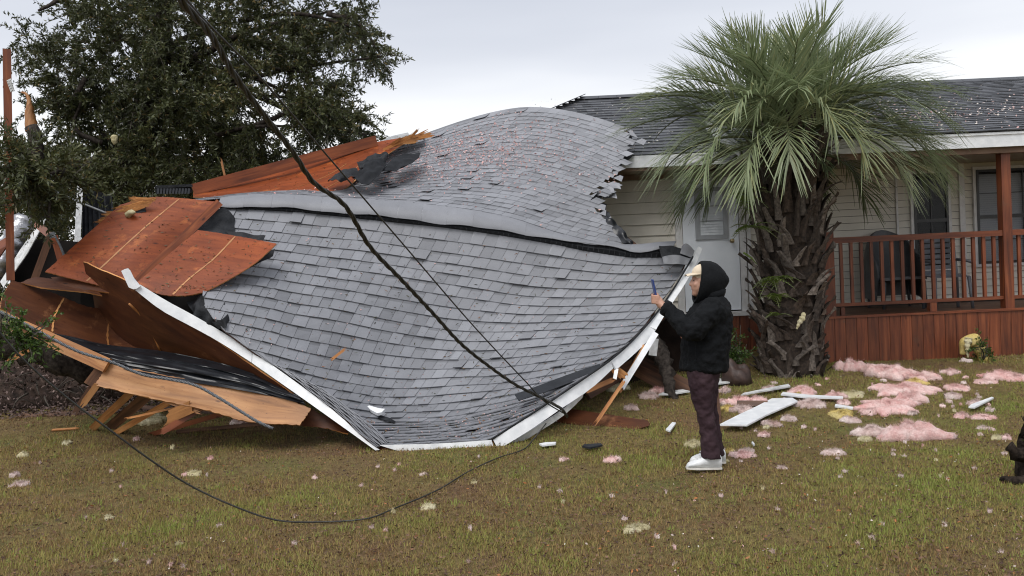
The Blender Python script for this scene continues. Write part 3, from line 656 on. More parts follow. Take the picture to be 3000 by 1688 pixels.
board('frieze_board', [(1461, 1318, 7.90), (1560, 1258, 7.97), (1650, 1200, 8.1), (1712, 1148, 8.3)], [(1465, 1336, 7.92), (1560, 1277, 7.99), (1655, 1215, 8.1), (1706, 1166, 8.3)], mat=OLDWHITE, n=8)
# drip edge under the first course, right side
tube('drip_edge', path([P(*q) for q in ((1440, 1287, 7.84), (1600, 1184, 8.0), (1700, 1116, 8.23), (1788, 1055, 8.58), (1890, 958, 9.22), (1985, 828, 9.98), (2030, 752, 10.3))], 26), .011, FELT, wreck, 5)
# soffit seen from below on the left
g = crgrid([[P(*q) for q in r] for r in (
    [(240, 768, 8.65), (300, 792, 8.5), (380, 830, 8.38), (480, 908, 8.34), (620, 992, 8.36), (738, 1068, 8.32), (870, 1166, 8.22)],
    [(262, 830, 8.85), (320, 880, 8.72), (400, 930, 8.62), (510, 985, 8.55), (640, 1050, 8.5), (740, 1098, 8.42), (875, 1180, 8.28)],
    [(290, 950, 9.3), (335, 1015, 9.2), (415, 1065, 9.1), (525, 1098, 8.95), (645, 1125, 8.8), (745, 1150, 8.62), (880, 1205, 8.4)])], 26, 10)
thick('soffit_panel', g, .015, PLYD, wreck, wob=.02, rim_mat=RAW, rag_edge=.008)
tube('rafter_mark', path([P(*q) for q in ((378, 890, 8.46), (418, 930, 8.59), (450, 985, 8.70), (470, 1030, 8.80))], 10), .011, RAW, wreck, 4)
# curled strip of crowded courses along the left eave
cl = [(820, 1078, 8.34), (880, 1108, 8.42), (960, 1152, 8.38), (1040, 1212, 8.26), (1105, 1262, 8.12), (1140, 1300, 8.0)]
fl = [(800, 1069, 8.30), (855, 1107, 8.24), (940, 1173, 8.12), (1010, 1228, 8.02), (1070, 1286, 7.92), (1105, 1312, 7.89)]
C_ = path([P(*q) for q in cl], 24); D_ = path([P(*q) for q in fl], 24)
for i in range(9):
    f0, f1 = i/9, (i+1.3)/9; nn = nrm(np.array([.25, -.55, .9]))
    top = C_*(1-f0)+D_*f0+nn*.004; bot = C_*(1-f1)+D_*f1+nn*.022
    bot = bot+np.array([[0, 0, .006*math.sin(j*1.7+i*2.1)] for j in range(24)])
    thick('shingle_course', np.stack([top, bot]), .006, SHG, wreck, smooth=False, tone=np.tile(np.repeat(np.random.default_rng(i).uniform(.2, .75, 12), 2), 4))
# torn felt and loose shingles belonging to the wreck
def rag(name, ctrl, mat, nu=12, nv=8, t=.006, wob=.03, tone=None, parent=wreck):
    return thick(name, crgrid([[P(*q) for q in r] for r in ctrl], nu*2, nv*2), t, mat, parent, wob=wob, tone=tone, wf=9)
rag('torn_felt', [[(628, 618, 9.45), (660, 610, 9.6), (688, 640, 9.6)], [(580, 655, 9.3), (645, 660, 9.4), (690, 690, 9.4)], [(560, 690, 9.2), (650, 700, 9.2), (720, 708, 9.22)]], FELT)
rag('torn_felt', [[(660, 680, 9.32), (720, 682, 9.34), (778, 692, 9.36)], [(690, 702, 9.22), (735, 712, 9.25), (766, 718, 9.27)]], FELT, 10, 5)
rag('torn_felt', [[(640, 800, 8.75), (720, 760, 8.95), (806, 728, 9.15)], [(610, 880, 8.6), (680, 815, 8.85), (800, 750, 9.1)]], FELT, 12, 5)
rag('torn_felt', [[(545, 885, 8.55), (590, 866, 8.55), (645, 860, 8.6)], [(570, 925, 8.45), (615, 912, 8.42), (664, 905, 8.45)], [(610, 948, 8.42), (645, 955, 8.38), (670, 932, 8.42)]], FELT, 16, 14, wob=.07)
rag('torn_felt', [[(622, 945, 8.34), (650, 935, 8.28), (668, 920, 8.34)], [(640, 965, 8.32), (662, 958, 8.26), (672, 940, 8.34)]], FELT, 10, 6, wob=.03)
rag('torn_felt', [[(1930, 722, 10.5), (1975, 722, 10.5), (2028, 742, 10.45)], [(1938, 752, 10.42), (1985, 755, 10.4), (2030, 758, 10.4)]], FELT, 10, 5)
rag('loose_shingle', [[(1998, 722, 10.42), (2012, 714, 10.4), (2035, 735, 10.38)], [(1992, 742, 10.4), (2008, 748, 10.38), (2028, 755, 10.36)]], SHG, 8, 5, wob=.02, tone=.1)
rag('loose_shingle', [[(1940, 752, 10.36), (1975, 748, 10.34), (2030, 758, 10.3)], [(1945, 772, 10.28), (1985, 774, 10.26), (2022, 772, 10.25)]], SHG, 10, 5, wob=.02, tone=.12)
# dark edge below the torn right side of the rear slope
rag('torn_felt', [[(1742, 585, 11.4), (1756, 590, 11.35), (1770, 600, 11.4)], [(1768, 640, 11.1), (1785, 645, 11.05), (1796, 640, 11.1)], [(1815, 705, 10.85), (1832, 700, 10.8), (1838, 690, 10.85)], [(1838, 722, 10.8), (1850, 720, 10.75), (1856, 712, 10.8)]], PLASTIC, 7, 22, wob=.05)
plank('splintered_rafter', P(1822, 690, 10.95), P(1862, 722, 10.85), .07, .05, BROWN, wreck, jag=(.02, .1))
rag('torn_felt', [[(1712, 578, 11.55), (1740, 570, 11.5), (1765, 575, 11.5)], [(1720, 586, 11.5), (1742, 586, 11.45), (1760, 588, 11.45)]], FELT, 9, 5, wob=.04)
rag('torn_felt', [[(1800, 470, 12.0), (1830, 452, 12.05), (1860, 440, 12.1)], [(1806, 482, 11.95), (1832, 474, 12.0), (1850, 462, 12.05)]], FELT, 9, 5, wob=.05)
rag('loose_shingle', [[(1780, 502, 11.75), (1805, 488, 11.8), (1822, 478, 11.85)], [(1792, 512, 11.7), (1808, 508, 11.7), (1824, 490, 11.8)]], SHG, 8, 5, wob=.02, tone=.35)
for i, (x, y) in enumerate(((1765, 570), (1783, 560), (1801, 548), (1790, 575))):
    rag('loose_shingle', [[(x-30, y-8, 11.55), (x-5, y-14, 11.5), (x+14, y-10, 11.45)], [(x-22, y+8, 11.5), (x, y+4, 11.42), (x+18, y+6, 11.35)]], SHG, 8, 4, wob=.02, tone=.6)
rag('loose_shingle', [[(1112, 1212, 8.62), (1135, 1222, 8.6), (1160, 1232, 8.6)], [(1108, 1224, 8.58), (1130, 1232, 8.55), (1158, 1240, 8.55)]], FELT, 8, 4, wob=.02)
# curled-back starter strip lying on the shingles above the right eave
st = [(1508, 1162, 8.48), (1580, 1135, 8.62), (1660, 1105, 8.75), (1756, 1072, 8.86)]; sb = [(1520, 1180, 8.38), (1590, 1157, 8.52), (1670, 1127, 8.64), (1758, 1092, 8.74)]
g = np.stack([path([P(*q) for q in st], 16), path([P(*q) for q in sb], 16)])+np.array([0, -.06, .03])
tag(thick('starter_strip', g, .006, plain('strip_underside', (.020, .022, .026), (.034, .037, .043), 8, .8, .4, 80, spec=.2)), 'dark torn shingle strip lying loose above the right white eave board', 'shingle strip')
# ================================================================== PLYWOOD, LUMBER, PLASTIC
PLYS = []
def sheet(name, ctrl, mat, label, cat, nu=14, nv=10, t=.014, wob=.0, stripes=(), group=None):
    g = crgrid([[P(*q) for q in r] for r in ctrl], nu*3, nv*3); o = thick(name, g, t, mat, None, wob=wob, rim_mat=RAW if mat in (PLY, PLYD, PLYT) else None, rag_edge=.003 if mat is PLY else .006 if mat in (PLYD, PLYT) else 0); tag(o, label, cat, group)
    if mat is PLY: PLYS.append((o, g))
    for (ua, va, ub, vb) in stripes:
        n_ = 26; tt = np.linspace(0, 1, n_); J = np.clip((ua+(ub-ua)*tt)*(g.shape[1]-1), 0, g.shape[1]-1.001); I = np.clip((va+(vb-va)*tt)*(g.shape[0]-1), 0, g.shape[0]-1.001)
        i_, j_ = I.astype(int), J.astype(int); fa, fb = (I-i_)[:, None], (J-j_)[:, None]
        pa = g[i_, j_]*(1-fa)*(1-fb)+g[i_+1, j_]*fa*(1-fb)+g[i_, j_+1]*(1-fa)*fb+g[i_+1, j_+1]*fa*fb
        su = nrm(g[g.shape[0]//2, -1]-g[g.shape[0]//2, 0]); nn_ = nrm(np.cross(su, g[-1, g.shape[1]//2]-g[0, g.shape[1]//2])); nn_ = -nn_ if nn_ @ (g[0, 0]-CAM) > 0 else nn_
        hw_ = (.005+.006*np.abs(np.sin(np.arange(n_)*2.3)))[:, None]
        thick('rafter_mark', np.stack([pa-su*hw_, pa+su*hw_])+nn_*.003, .002, RAW, o, smooth=False)
    return o
p1 = sheet('plywood_sheet', [[(352, 600, 9.35), (440, 578, 9.45), (545, 582, 9.5), (640, 592, 9.55)], [(240, 700, 9.0), (330, 695, 9.05), (430, 695, 9.1), (520, 705, 9.2)], [(132, 796, 8.7), (215, 818, 8.7), (300, 838, 8.7), (398, 858, 8.75)]], PLY,
      'large red stained plywood sheet with splintered top edge beside the big tree', 'plywood', 18, 12, stripes=[(.61, .01, .48, .99)])
p2 = sheet('plywood_sheet', [[(580, 674, 9.08), (660, 686, 9.05), (740, 700, 9.03), (811, 714, 9.0)], [(500, 740, 8.82), (590, 752, 8.8), (680, 765, 8.78), (745, 772, 8.78)], [(440, 795, 8.62), (520, 810, 8.6), (600, 822, 8.6), (668, 820, 8.62)], [(392, 835, 8.5), (470, 862, 8.46), (540, 866, 8.46), (598, 856, 8.5)]], PLY,
      'red stained plywood sheet overhanging the grey shingles, lower edge bent down', 'plywood', 18, 14, stripes=[(.46, .01, .485, .98)])
for i in range(90):                                            # splintered veneers at the top left edge of the sheet
    s = random.random(); x = 305+s*135; y = 645-s*70; L_ = random.uniform(.06, .30); a = P(x+random.uniform(0, 40), y+random.uniform(-4, 12), 9.28)
    an = random.uniform(math.pi*.93, math.pi*1.22); b = a+(cr*math.cos(an)-cu*math.sin(an)*(-1)*0+cu*math.sin(an)*.6)*L_*.6
    plank('splinter', a, b, random.uniform(.012, .03), .005, RAW, p1, jag=(0, .08), seed=i)
tag(plank('lumber', P(644, 592, 9.42), P(392, 836, 8.55), .088, .04, BEAM, seed=1), 'red two by four lying between the two plywood sheets', 'lumber')
sheet('plywood_sheet', [[(150, 812, 8.82), (230, 806, 8.82), (300, 826, 8.78), (420, 858, 8.6)], [(160, 838, 8.72), (240, 848, 8.7), (310, 856, 8.66), (430, 876, 8.55)]], PLYD, 'ragged narrow plywood strip under the large red sheet', 'plywood', 14, 4)
sheet('plywood_sheet', [[(60, 828, 8.75), (110, 812, 8.8), (200, 828, 8.8), (285, 852, 8.7)], [(120, 842, 8.66), (190, 850, 8.66), (250, 856, 8.66), (300, 866, 8.62)]], PLYD, 'torn plywood edge curling up at far left of the wreck', 'plywood', 12, 4)
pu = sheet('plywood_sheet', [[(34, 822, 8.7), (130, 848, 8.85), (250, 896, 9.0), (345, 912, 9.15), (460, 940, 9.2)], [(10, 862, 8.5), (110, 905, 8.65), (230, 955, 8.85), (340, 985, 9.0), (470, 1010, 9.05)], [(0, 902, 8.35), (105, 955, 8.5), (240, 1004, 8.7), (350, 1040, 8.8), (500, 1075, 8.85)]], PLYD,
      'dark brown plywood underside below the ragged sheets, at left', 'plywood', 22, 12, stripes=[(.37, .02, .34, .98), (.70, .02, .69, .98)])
tag(plank('lumber', P(62, 958, 8.25), P(312, 1070, 8.15), .14, .045, RAW, seed=2, jag=(.25, 0)), 'bright orange plank sloping under the black plastic at left', 'lumber')
# near-black sheets added to paint the shade of the hollow behind
sheet('plywood_sheet', [[(30, 700, 10.6), (180, 705, 10.6), (360, 720, 10.6)], [(30, 900, 10.2), (200, 920, 10.2), (420, 950, 10.2)]], plain('shade_backing', (.004, .0035, .003), (.010, .008, .007), 4, .9, .1, spec=.1), 'added dark sheet standing in for shade behind the left post', 'board', 8, 6)
sheet('shade_sheet', [[(240, 835, 9.25), (400, 850, 9.2), (560, 850, 9.15), (700, 830, 9.1)], [(240, 900, 9.3), (400, 920, 9.2), (560, 940, 9.0), (690, 950, 8.85)], [(300, 1000, 9.35), (420, 1030, 9.25), (560, 1040, 9.1), (700, 1060, 8.9)]], plain('hollow_shade', (.006, .006, .006), (.014, .013, .013), 4, .9, .1, spec=.1), 'added black sheet standing in for shade beneath the bent plywood', 'felt', 12, 8)  # black backing added so the gap reads as shade instead of lawn
# black plastic sheeting
g = crgrid([[P(*q) for q in r] for r in (
   [(0, 916, 8.2), (110, 962, 8.35), (225, 990, 8.5), (317, 1010, 8.6), (453, 1026, 8.62), (612, 1056, 8.5), (740, 1095, 8.4), (872, 1160, 8.22)],
   [(0, 926, 8.15), (110, 975, 8.22), (232, 1016, 8.3), (335, 1042, 8.32), (470, 1062, 8.3), (620, 1090, 8.26), (745, 1122, 8.22), (882, 1170, 8.14)],
   [(0, 932, 8.2), (112, 984, 8.22), (240, 1034, 8.24), (345, 1076, 8.24), (480, 1104, 8.22), (620, 1128, 8.2), (750, 1150, 8.16), (895, 1186, 8.1)])], 80, 22)
nn = np.array([[.9*math.sin(i*.85+.06*j)+.6*math.sin(i*1.7-.045*j+.4*math.sin(j*.09))+.55*math.sin(j*.22+i*.3)+.3*math.sin(j*.5-i*.6) for j in range(80)] for i in range(22)])
g = g-nrm(fw)*nn[..., None]*.020
tag(thick('black_plastic_sheet', g, .004, PLASTIC), 'crumpled black plastic sheeting hanging under the dark plywood', 'plastic sheet')
# large tan plywood board
b1 = sheet('plywood_board', [[(318, 1066, 8.22), (480, 1098, 8.22), (640, 1130, 8.2), (780, 1150, 8.16), (912, 1196, 8.1)], [(292, 1105, 8.16), (460, 1146, 8.16), (620, 1178, 8.12), (760, 1208, 8.08), (895, 1222, 8.05)], [(276, 1128, 8.12), (440, 1166, 8.1), (600, 1200, 8.06), (730, 1235, 8.02), (878, 1245, 8.0)]], PLYT,
      'long tan plywood board propped low beneath the black plastic sheeting', 'board', 20, 8)
board2 = sheet('plywood_board', [[(888, 1188, 8.3), (960, 1222, 8.25), (1020, 1262, 8.2)], [(870, 1246, 8.25), (950, 1254, 8.2), (1020, 1270, 8.15)]], PLYD, 'brown board tucked behind the left white eave near the lawn', 'board', 8, 5)
def lumber(a, b, wd, t, mat, label, jag=(0, .1), seed=0, cat='lumber', group=None, name='lumber_piece', face=None):
    o = plank(name, a, b, wd, t, mat, jag=jag, seed=seed, face=face); return tag(o, label, cat, group)
Gd = lambda x, y: G(x, y)+np.array([0, 0, .02])
lumber(P(308, 1062, 8.2), P(258, 1128, 8.15), .09, .04, BROWN, 'short upright lumber end joining plank and tan board', (0, 0), 3)
lumber(P(276, 1122, 8.18), P(228, 1195, 8.15), .055, .04, BROWN, 'thin dark stick leaning left of the tan board', (0, .1), 4)
lumber(P(283, 1130, 8.12), P(252, 1172, 8.1), .06, .03, PLYT, 'torn pale wood splinter hanging at the tan board end', (.02, .14), 5)
lumber(P(384, 1150, 8.28), Gd(270, 1262), .075, .04, RAW, 'orange stud leaning from tan board to lawn, leftmost', (0, .05), 6)
lumber(P(430, 1160, 8.4), Gd(322, 1258), .11, .04, BROWN, 'dark stud leaning beside the leftmost orange stud', (0, .05), 7)
lumber(P(496, 1178, 8.3), Gd(342, 1272), .06, .04, RAW, 'long orange splintered stud with pale edge leaning on lawn', (0, .12), 8)
lumber(P(508, 1196, 8.25), P(390, 1222, 8.2), .02, .015, RAW, 'thin splinter lying across the leaning studs', (.05, .1), 9)
lumber(P(484, 1172, 8.12), P(560, 1200, 8.1), .05, .02, PLYT, 'jagged pale veneer fan under the tan board', (.05, .16), 10)
lumber(P(510, 1215, 8.1), P(552, 1196, 8.08), .12, .012, PLYT, 'broken toothed plywood scrap under the tan board', (.18, .05), 10)
lumber(P(566, 1184, 8.2), P(520, 1236, 8.15), .05, .03, BROWN, 'short dark lath crossing below the tan board', (0, .05), 11)
lumber(P(596, 1192, 8.2), P(480, 1262, 8.05), .06, .035, BEAM, 'reddish stud leaning down left under the tan board', (0, .05), 12)
lumber(P(672, 1206, 8.2), Gd(452, 1276), .05, .035, BEAM, 'long orange lath running low toward the lawn', (0, .2), 13)
lumber(Gd(520, 1270), Gd(848, 1240), .04, .05, BROWN, 'thin brown batten lying along the lawn below tan board', (.03, .1), 14, face=(0, 1, -.3))
lumber(Gd(62, 1222), Gd(330, 1212), .05, .03, BROWN, 'weathered batten lying flat at the left lawn edge', (.1, .1), 15, face=(0, 1, -.3))
lumber(Gd(420, 1206)+np.array([0, 0, .03]), Gd(640, 1214), .05, .03, BROWN, 'dark batten lying in the shade behind the leaning studs', (.1, .1), 16, face=(0, 1, -.3))
lumber(Gd(158, 1264), Gd(216, 1260), .035, .012, RAW, 'small bright splinter lying on the lawn at left', (.03, .06), 17, face=(0, .4, -1))
lumber(P(36, 1052, 8.0), P(118, 1004, 8.1), .045, .02, RAW, 'orange stick jutting over the root mound', (.1, .02), 18)
# upper plywood with its edge beam
pt = sheet('plywood_sheet', [[(566, 560, 11.2), (700, 530, 11.5), (860, 492, 11.9), (1010, 440, 12.2), (1110, 415, 12.4), (1216, 398, 12.6)], [(566, 572, 10.9), (700, 552, 11.1), (860, 522, 11.4), (1000, 490, 11.6), (1090, 452, 11.9), (1190, 415, 12.3)], [(566, 576, 10.4), (690, 582, 10.1), (800, 566, 10.5), (940, 562, 10.6), (1010, 552, 10.8), (1075, 490, 11.4)]], PLY,
      'red plywood sheet on the slope behind the ridge, top edge boarded', 'plywood', 26, 10, stripes=[(.44, .97, .62, .45), (.60, .97, .78, .6)])
lumber(P(566, 556, 10.95), P(1104, 412, 12.2), .15, .045, BEAM, 'long red board along the top edge of the upper plywood', (0, 0), 19, face=None)
lumber(P(660, 522, 12.2), P(650, 478, 12.2), .03, .02, RAW, 'thin splinter sticking up behind the long red board', (0, .1), 20)
for i in range(14):
    s = random.random(); a = P(1120+s*90, 440-s*36, 12.0+s*.2); plank('splinter', a, a+np.array([random.uniform(.1, .3), random.uniform(-.2, .1), random.uniform(.0, .1)]), .035, .006, RAW, pt, jag=(0, .1), seed=i)
# black crumpled shingle rolls on the upper plywood
def crumple(name, ctrl, label, mat=FELT, nu=20, nv=10, wob=.09):
    g = crgrid([[P(*q) for q in r] for r in ctrl], nu*2, nv*2); return tag(thick(name, g, .006, mat, wob=wob, wf=8), label, 'roofing felt')
FG = plain('worn_black_shingle', (.008, .009, .011), (.020, .022, .026), 9, .8, .5, 70, spec=.2)
crumple('torn_shingle_strip', [[(1150, 462, 11.3), (1185, 452, 11.5), (1232, 448, 11.6)], [(1130, 486, 10.9), (1175, 482, 11.0), (1222, 466, 11.3)], [(1105, 505, 10.7), (1150, 500, 10.8), (1180, 490, 10.9)]], 'flat black torn shingle strip lying right of the upper plywood', FG, 14, 8, .03)
crumple('torn_shingle_strip', [[(1090, 462, 11.2), (1118, 466, 11.0), (1132, 482, 10.9)], [(1062, 490, 10.75), (1092, 498, 10.6), (1112, 512, 10.6)], [(1030, 520, 10.55), (1056, 535, 10.4), (1082, 538, 10.4)]], 'twisted black shingle flap folded over on the rear slope', FG, 14, 14, .05)
crumple('torn_shingle_strip', [[(1055, 478, 11.3), (1095, 460, 11.4), (1140, 452, 11.5)], [(1050, 492, 11.0), (1090, 478, 10.95), (1130, 470, 11.2)], [(1058, 500, 11.0), (1092, 492, 10.95), (1130, 484, 11.0)]], 'heap of crumpled black felt on the upper plywood', FELT, 24, 14, .16)
crumple('torn_shingle_strip', [[(960, 532, 10.7), (1000, 496, 10.8), (1040, 492, 10.9)], [(985, 528, 10.5), (1015, 505, 10.55), (1050, 502, 10.8)], [(1000, 535, 10.5), (1025, 520, 10.45), (1052, 515, 10.6)]], 'small arched black felt curl at the upper plywood corner', FELT, 16, 10, .05)
crumple('torn_shingle_strip', [[(1170, 415, 12.4), (1205, 402, 12.5), (1240, 390, 12.6)], [(1178, 424, 12.1), (1210, 412, 12.2), (1245, 405, 12.4)]], 'ragged black felt scrap at the upper end of the rear slope', FELT, 14, 6, .1)
# rubber comb strip next to the top sheet
cs = empty('comb_strip', P(510, 565, 10), 'black toothed vent strip standing above the large plywood sheet', 'vent strip')
plank('strip', P(455, 556, 10.0), P(560, 552, 10.1), .10, .02, FELT, cs)
plank('strip_edge', P(458, 548, 9.98), P(562, 544, 10.05), .03, .05, FELT, cs)
for i in range(11): plank('tooth', P(464+i*9, 552, 9.97), P(462+i*9, 568, 9.95), .022, .02, PLASTIC, cs)
tag(panel('grey_gutter_piece', [(1098, 420, 13.6), (1150, 398, 13.7), (1195, 388, 13.8), (1200, 396, 13.8), (1152, 412, 13.7), (1100, 430, 13.6)], .05, OLDWHITE), 'pale metal gutter piece behind the upper plywood end', 'gutter')
# ------------------------------------------------------------------ left side: post, truss, duct
po = empty('wall_post', P(30, 820, 8.9), 'tall reddish wooden post standing upright at the left picture edge', 'post')
plank('post', P(20, 143, 8.9), P(31, 822, 8.9), .078, .04, BEAM, po)
npl = panel('nail_plate', [(19, 236, 8.86), (31, 230, 8.84), (43, 267, 8.84), (31, 270, 8.86)], .003, OLDWHITE, po)
for i in range(5):
    for j in range(3):
        a = P(22+i*2.6+j*4, 238+i*7-j*1.5, 8.835); plank('slot', a, P(23+i*2.6+j*4, 241+i*7-j*1.5, 8.835), .006, .002, BLACK, npl)
tr = empty('roof_truss', P(150, 800, 9.6), 'broken wooden truss with metal joint plate behind the left post', 'truss')
plank('chord', P(148, 690, 9.6), P(96, 832, 9.5), .075, .04, BROWN, tr); plank('chord', P(158, 690, 9.6), P(182, 775, 9.6), .075, .04, BEAM, tr, jag=(0, .03))
plank('chord', P(106, 655, 9.7), P(152, 694, 9.62), .08, .04, BEAM, tr, jag=(.05, 0)); panel('joint_plate', [(140, 684, 9.54), (158, 678, 9.54), (164, 694, 9.54), (146, 700, 9.54)], .004, GREYCABLE, tr)
tube('wire', path([P(160, 690, 9.5), P(176, 720, 9.5), P(190, 755, 9.5)], 10), .012, GREYCABLE, tr)
FOIL = plain('foil', (.25, .25, .26), (.5, .5, .52), 12, .28, .9, 24, metal=.7)
n_ = 26; pth = path([P(-40, 830, 10.2), P(10, 770, 10.2), P(50, 690, 10.3), P(75, 640, 10.4)], n_)
tag(tube('air_duct', pth, [.13+.018*math.sin(i*2.2)+.012*random.random() for i in range(n_)], FOIL, n=16, rough=.18), 'crumpled silver foil air duct behind the left post', 'duct')
tag(panel('metal_strip', [(0, 826, 9.7), (60, 730, 9.8), (120, 645, 9.9), (136, 640, 9.9), (80, 742, 9.75), (10, 842, 9.6)], .01, OLDWHITE), 'white metal trim strip slanting behind the left post', 'trim')
tag(panel('metal_strip', [(-20, 780, 9.8), (20, 720, 9.8), (26, 690, 9.85), (0, 706, 9.85), (-30, 745, 9.8)], .02, BEAM), 'short red board end at the left edge beside the duct', 'board')
tag(plank('corner_post', P(235, 540, 11.2), P(226, 720, 11.0), .07, .05, OLDWHITE), 'white corner post standing behind the plywood near the trunk', 'post')
g = crgrid([[P(244, 580, 11.2), P(275, 560, 11.3), P(330, 575, 11.4)], [P(242, 650, 11.2), P(280, 640, 11.3), P(335, 640, 11.4)], [P(240, 720, 11.1), P(285, 715, 11.2), P(335, 700, 11.3)]], 24, 6)
g = g+np.array([0, 1, 0])*(.03*np.sin(np.arange(24)*1.6))[None, :, None]
tag(thick('ribbed_panel', g, .01, FELT), 'dark ribbed roofing panel beside the white corner post', 'panel')
tag(tube('conduit', path([P(140, 552, 10.4), P(210, 583, 10.3), P(350, 640, 10.2)], 8), .014, GREYCABLE), 'thin grey pipe slanting across the foliage at left', 'pipe')
# ------------------------------------------------------------------ right side: under the eave
lumber(P(1922, 975, 9.1), P(1824, 1132, 8.8), .062, .02, WHITE, 'long white trim board dangling off the right eave', (0, .03), 21)
lumber(P(1890, 1012, 9.05), P(1826, 1128, 8.85), .05, .03, RAW, 'orange splintered batten behind the dangling white board', (0, .1), 22)
lumber(P(1826, 1120, 8.6), P(1760, 1218, 8.3), .035, .03, RAW, 'thin orange splinter hanging to the lawn under right eave', (.05, .15), 23)
lumber(P(1918, 992, 9.5), P(1912, 1042, 9.5), .09, .015, OLDWHITE, 'short white board hanging behind the dangling trim', (0, 0), 24)
lumber(P(1806, 1086, 8.7), P(1822, 1098, 8.7), .09, .03, RAW, 'splintered orange block at the eave break', (.05, .08), 25)
tag(panel('trim_scrap', [(1800, 1085, 8.55), (1812, 1080, 8.55), (1806, 1112, 8.5), (1796, 1108, 8.5)], .01, WHITE), 'small white trim scrap at the eave break', 'scrap')
lumber(P(1718, 1146, 8.5), P(1788, 1116, 8.6), .05, .03, RAW, 'orange lath tucked under the lower right eave', (0, .1), 26)
lumber(Gd(1590, 1226)+np.array([0, 0, .05]), Gd(1868, 1256), .24, .010, PLYD, 'brown plywood flap lying flat on lawn under the eave', (0, .12), 27, face=(0, .55, -1))
tag(panel('eave_shade_sheet', [(1840, 1015, 10.7), (1985, 905, 11.4), (2050, 960, 11.2), (2070, 1105, 10.9), (1995, 1150, 10.5), (1880, 1132, 10.4), (1760, 1150, 9.9), (1700, 1160, 9.6)], .02, plain('eave_shade', (.010, .007, .006), (.032, .021, .016), 5, .9, .4, 30, spec=.1)), 'added dark brown sheet standing in for shade under the right eave', 'panel')  # dark sheet added to paint the shade under the eave
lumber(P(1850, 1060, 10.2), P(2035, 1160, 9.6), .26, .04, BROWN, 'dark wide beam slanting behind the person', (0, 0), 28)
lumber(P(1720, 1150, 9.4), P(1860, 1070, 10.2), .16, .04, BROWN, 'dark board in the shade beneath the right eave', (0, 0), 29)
lumber(P(1960, 890, 10.8), P(2040, 985, 10.4), .06, .05, BROWN, 'brown broken lath above the person\'s forearm', (.05, .1), 30)
lumber(P(1950, 915, 10.6), P(2010, 1000, 10.3), .05, .04, BEAM, 'reddish broken lath behind the person\'s forearm', (.05, .1), 31)
lumber(P(1975, 930, 10.7), P(2045, 965, 10.6), .035, .03, PLYT, 'yellow splintered lath behind the person\'s forearm', (.05, .1), 32)
# torn bark slab hanging in the shade
rt = [P(1905, 1010, 10.0), P(1935, 1045, 9.8), P(1955, 1100, 9.6), P(1965, 1150, 9.5), P(1990, 1182, 9.4)]
tag(tube('tree_root', path(rt, 20), [.13, .14, .12, .125, .10, .11, .09, .10, .08, .085, .075, .08, .065, .07, .055, .05, .05, .04, .03, .02], BARK, n=11, rough=.75), 'rough brown root hanging in the shade left of the person', 'root')
def flat(name, pp, label, cat, mat, t=.015, h=.03, group=None):
    p = np.array([G(x, y) for x, y in pp]); p[:, 2] = p[:, 2].max()*.3+p[:, 2]*.7+h+t
    return tag(prism(name, p, t, mat), label, cat, group)
flat('siding_panel', [(2108, 1268), (2190, 1270), (2245, 1238), (2338, 1192), (2322, 1180), (2262, 1182), (2215, 1210), (2165, 1236)], 'large white siding panel lying flat on lawn among pink insulation', 'panel', WHITE, h=.04)
flat('painted_board', [(2172, 1172), (2180, 1166), (2310, 1136), (2316, 1144)], 'grey weathered board lying behind the white panel', 'board', OLDWHITE)
flat('painted_board', [(2288, 1168), (2294, 1160), (2370, 1170), (2470, 1176), (2470, 1182), (2360, 1178)], 'thin white strip lying behind the white panel, pointing right', 'trim', WHITE)
flat('painted_board', [(2090, 1140), (2095, 1122), (2130, 1118), (2188, 1120), (2140, 1132)], 'pale flat board lying behind the person\'s hips', 'board', OLDWHITE)
flat('painted_board', [(2095, 1112), (2098, 1106), (2126, 1094), (2128, 1100)], 'narrow pale strip lying near the palm behind the person', 'trim', OLDWHITE)
flat('painted_board', [(1930, 1168), (1945, 1160), (2000, 1152), (2022, 1158), (1960, 1168)], 'pale board lying in the shade left of the person\'s thigh', 'board', OLDWHITE)
flat('painted_board', [(1951, 1273), (1970, 1250), (1981, 1252), (1964, 1278)], 'short white chip standing out left of the person\'s knee', 'chip', WHITE)
flat('painted_board', [(2838, 1208), (2846, 1200), (2906, 1175), (2912, 1178), (2856, 1210)], 'narrow white board lying on the lawn at right', 'board', WHITE)
flat('painted_board', [(2446, 1203), (2448, 1196), (2500, 1206), (2498, 1212)], 'white strip lying behind a yellow insulation tuft', 'trim', WHITE)
flat('painted_board', [(2202, 1310), (2206, 1308), (2212, 1316), (2208, 1318)], 'tiny white chip on the lawn behind the shoes', 'chip', WHITE)
flat('painted_board', [(1580, 1314), (1600, 1310), (1630, 1309), (1628, 1314), (1590, 1319)], 'thin white sliver on lawn below the right eave', 'chip', WHITE)
flat('shingle_scrap', [(1706, 1322), (1712, 1316), (1760, 1313), (1766, 1318), (1730, 1326)], 'small dark shingle scrap on the lawn below the eave', 'shingle', FELT)
lumber(P(2100, 1150, 9.0), P(2108, 1235, 8.4), .04, .02, BROWN, 'brown broken stake behind the person\'s knees', (.05, .02), 40)
lumber(Gd(2160, 1195)+np.array([0, 0, .03]), Gd(2250, 1196)+np.array([0, 0, .03]), .06, .04, BROWN, 'brown lumber end under pink insulation by the white panel', (0, 0), 41, face=(0, 1, -.5))
ws = P(1112, 1196, 8.60); tag(panel('painted_scrap', [(1076, 1190, 8.66), (1082, 1188, 8.66), (1110, 1196, 8.62), (1128, 1198, 8.6), (1118, 1208, 8.55), (1104, 1210, 8.55), (1085, 1200, 8.6)], .035, WHITE), 'small white wood chip lying low on the shingles', 'scrap')
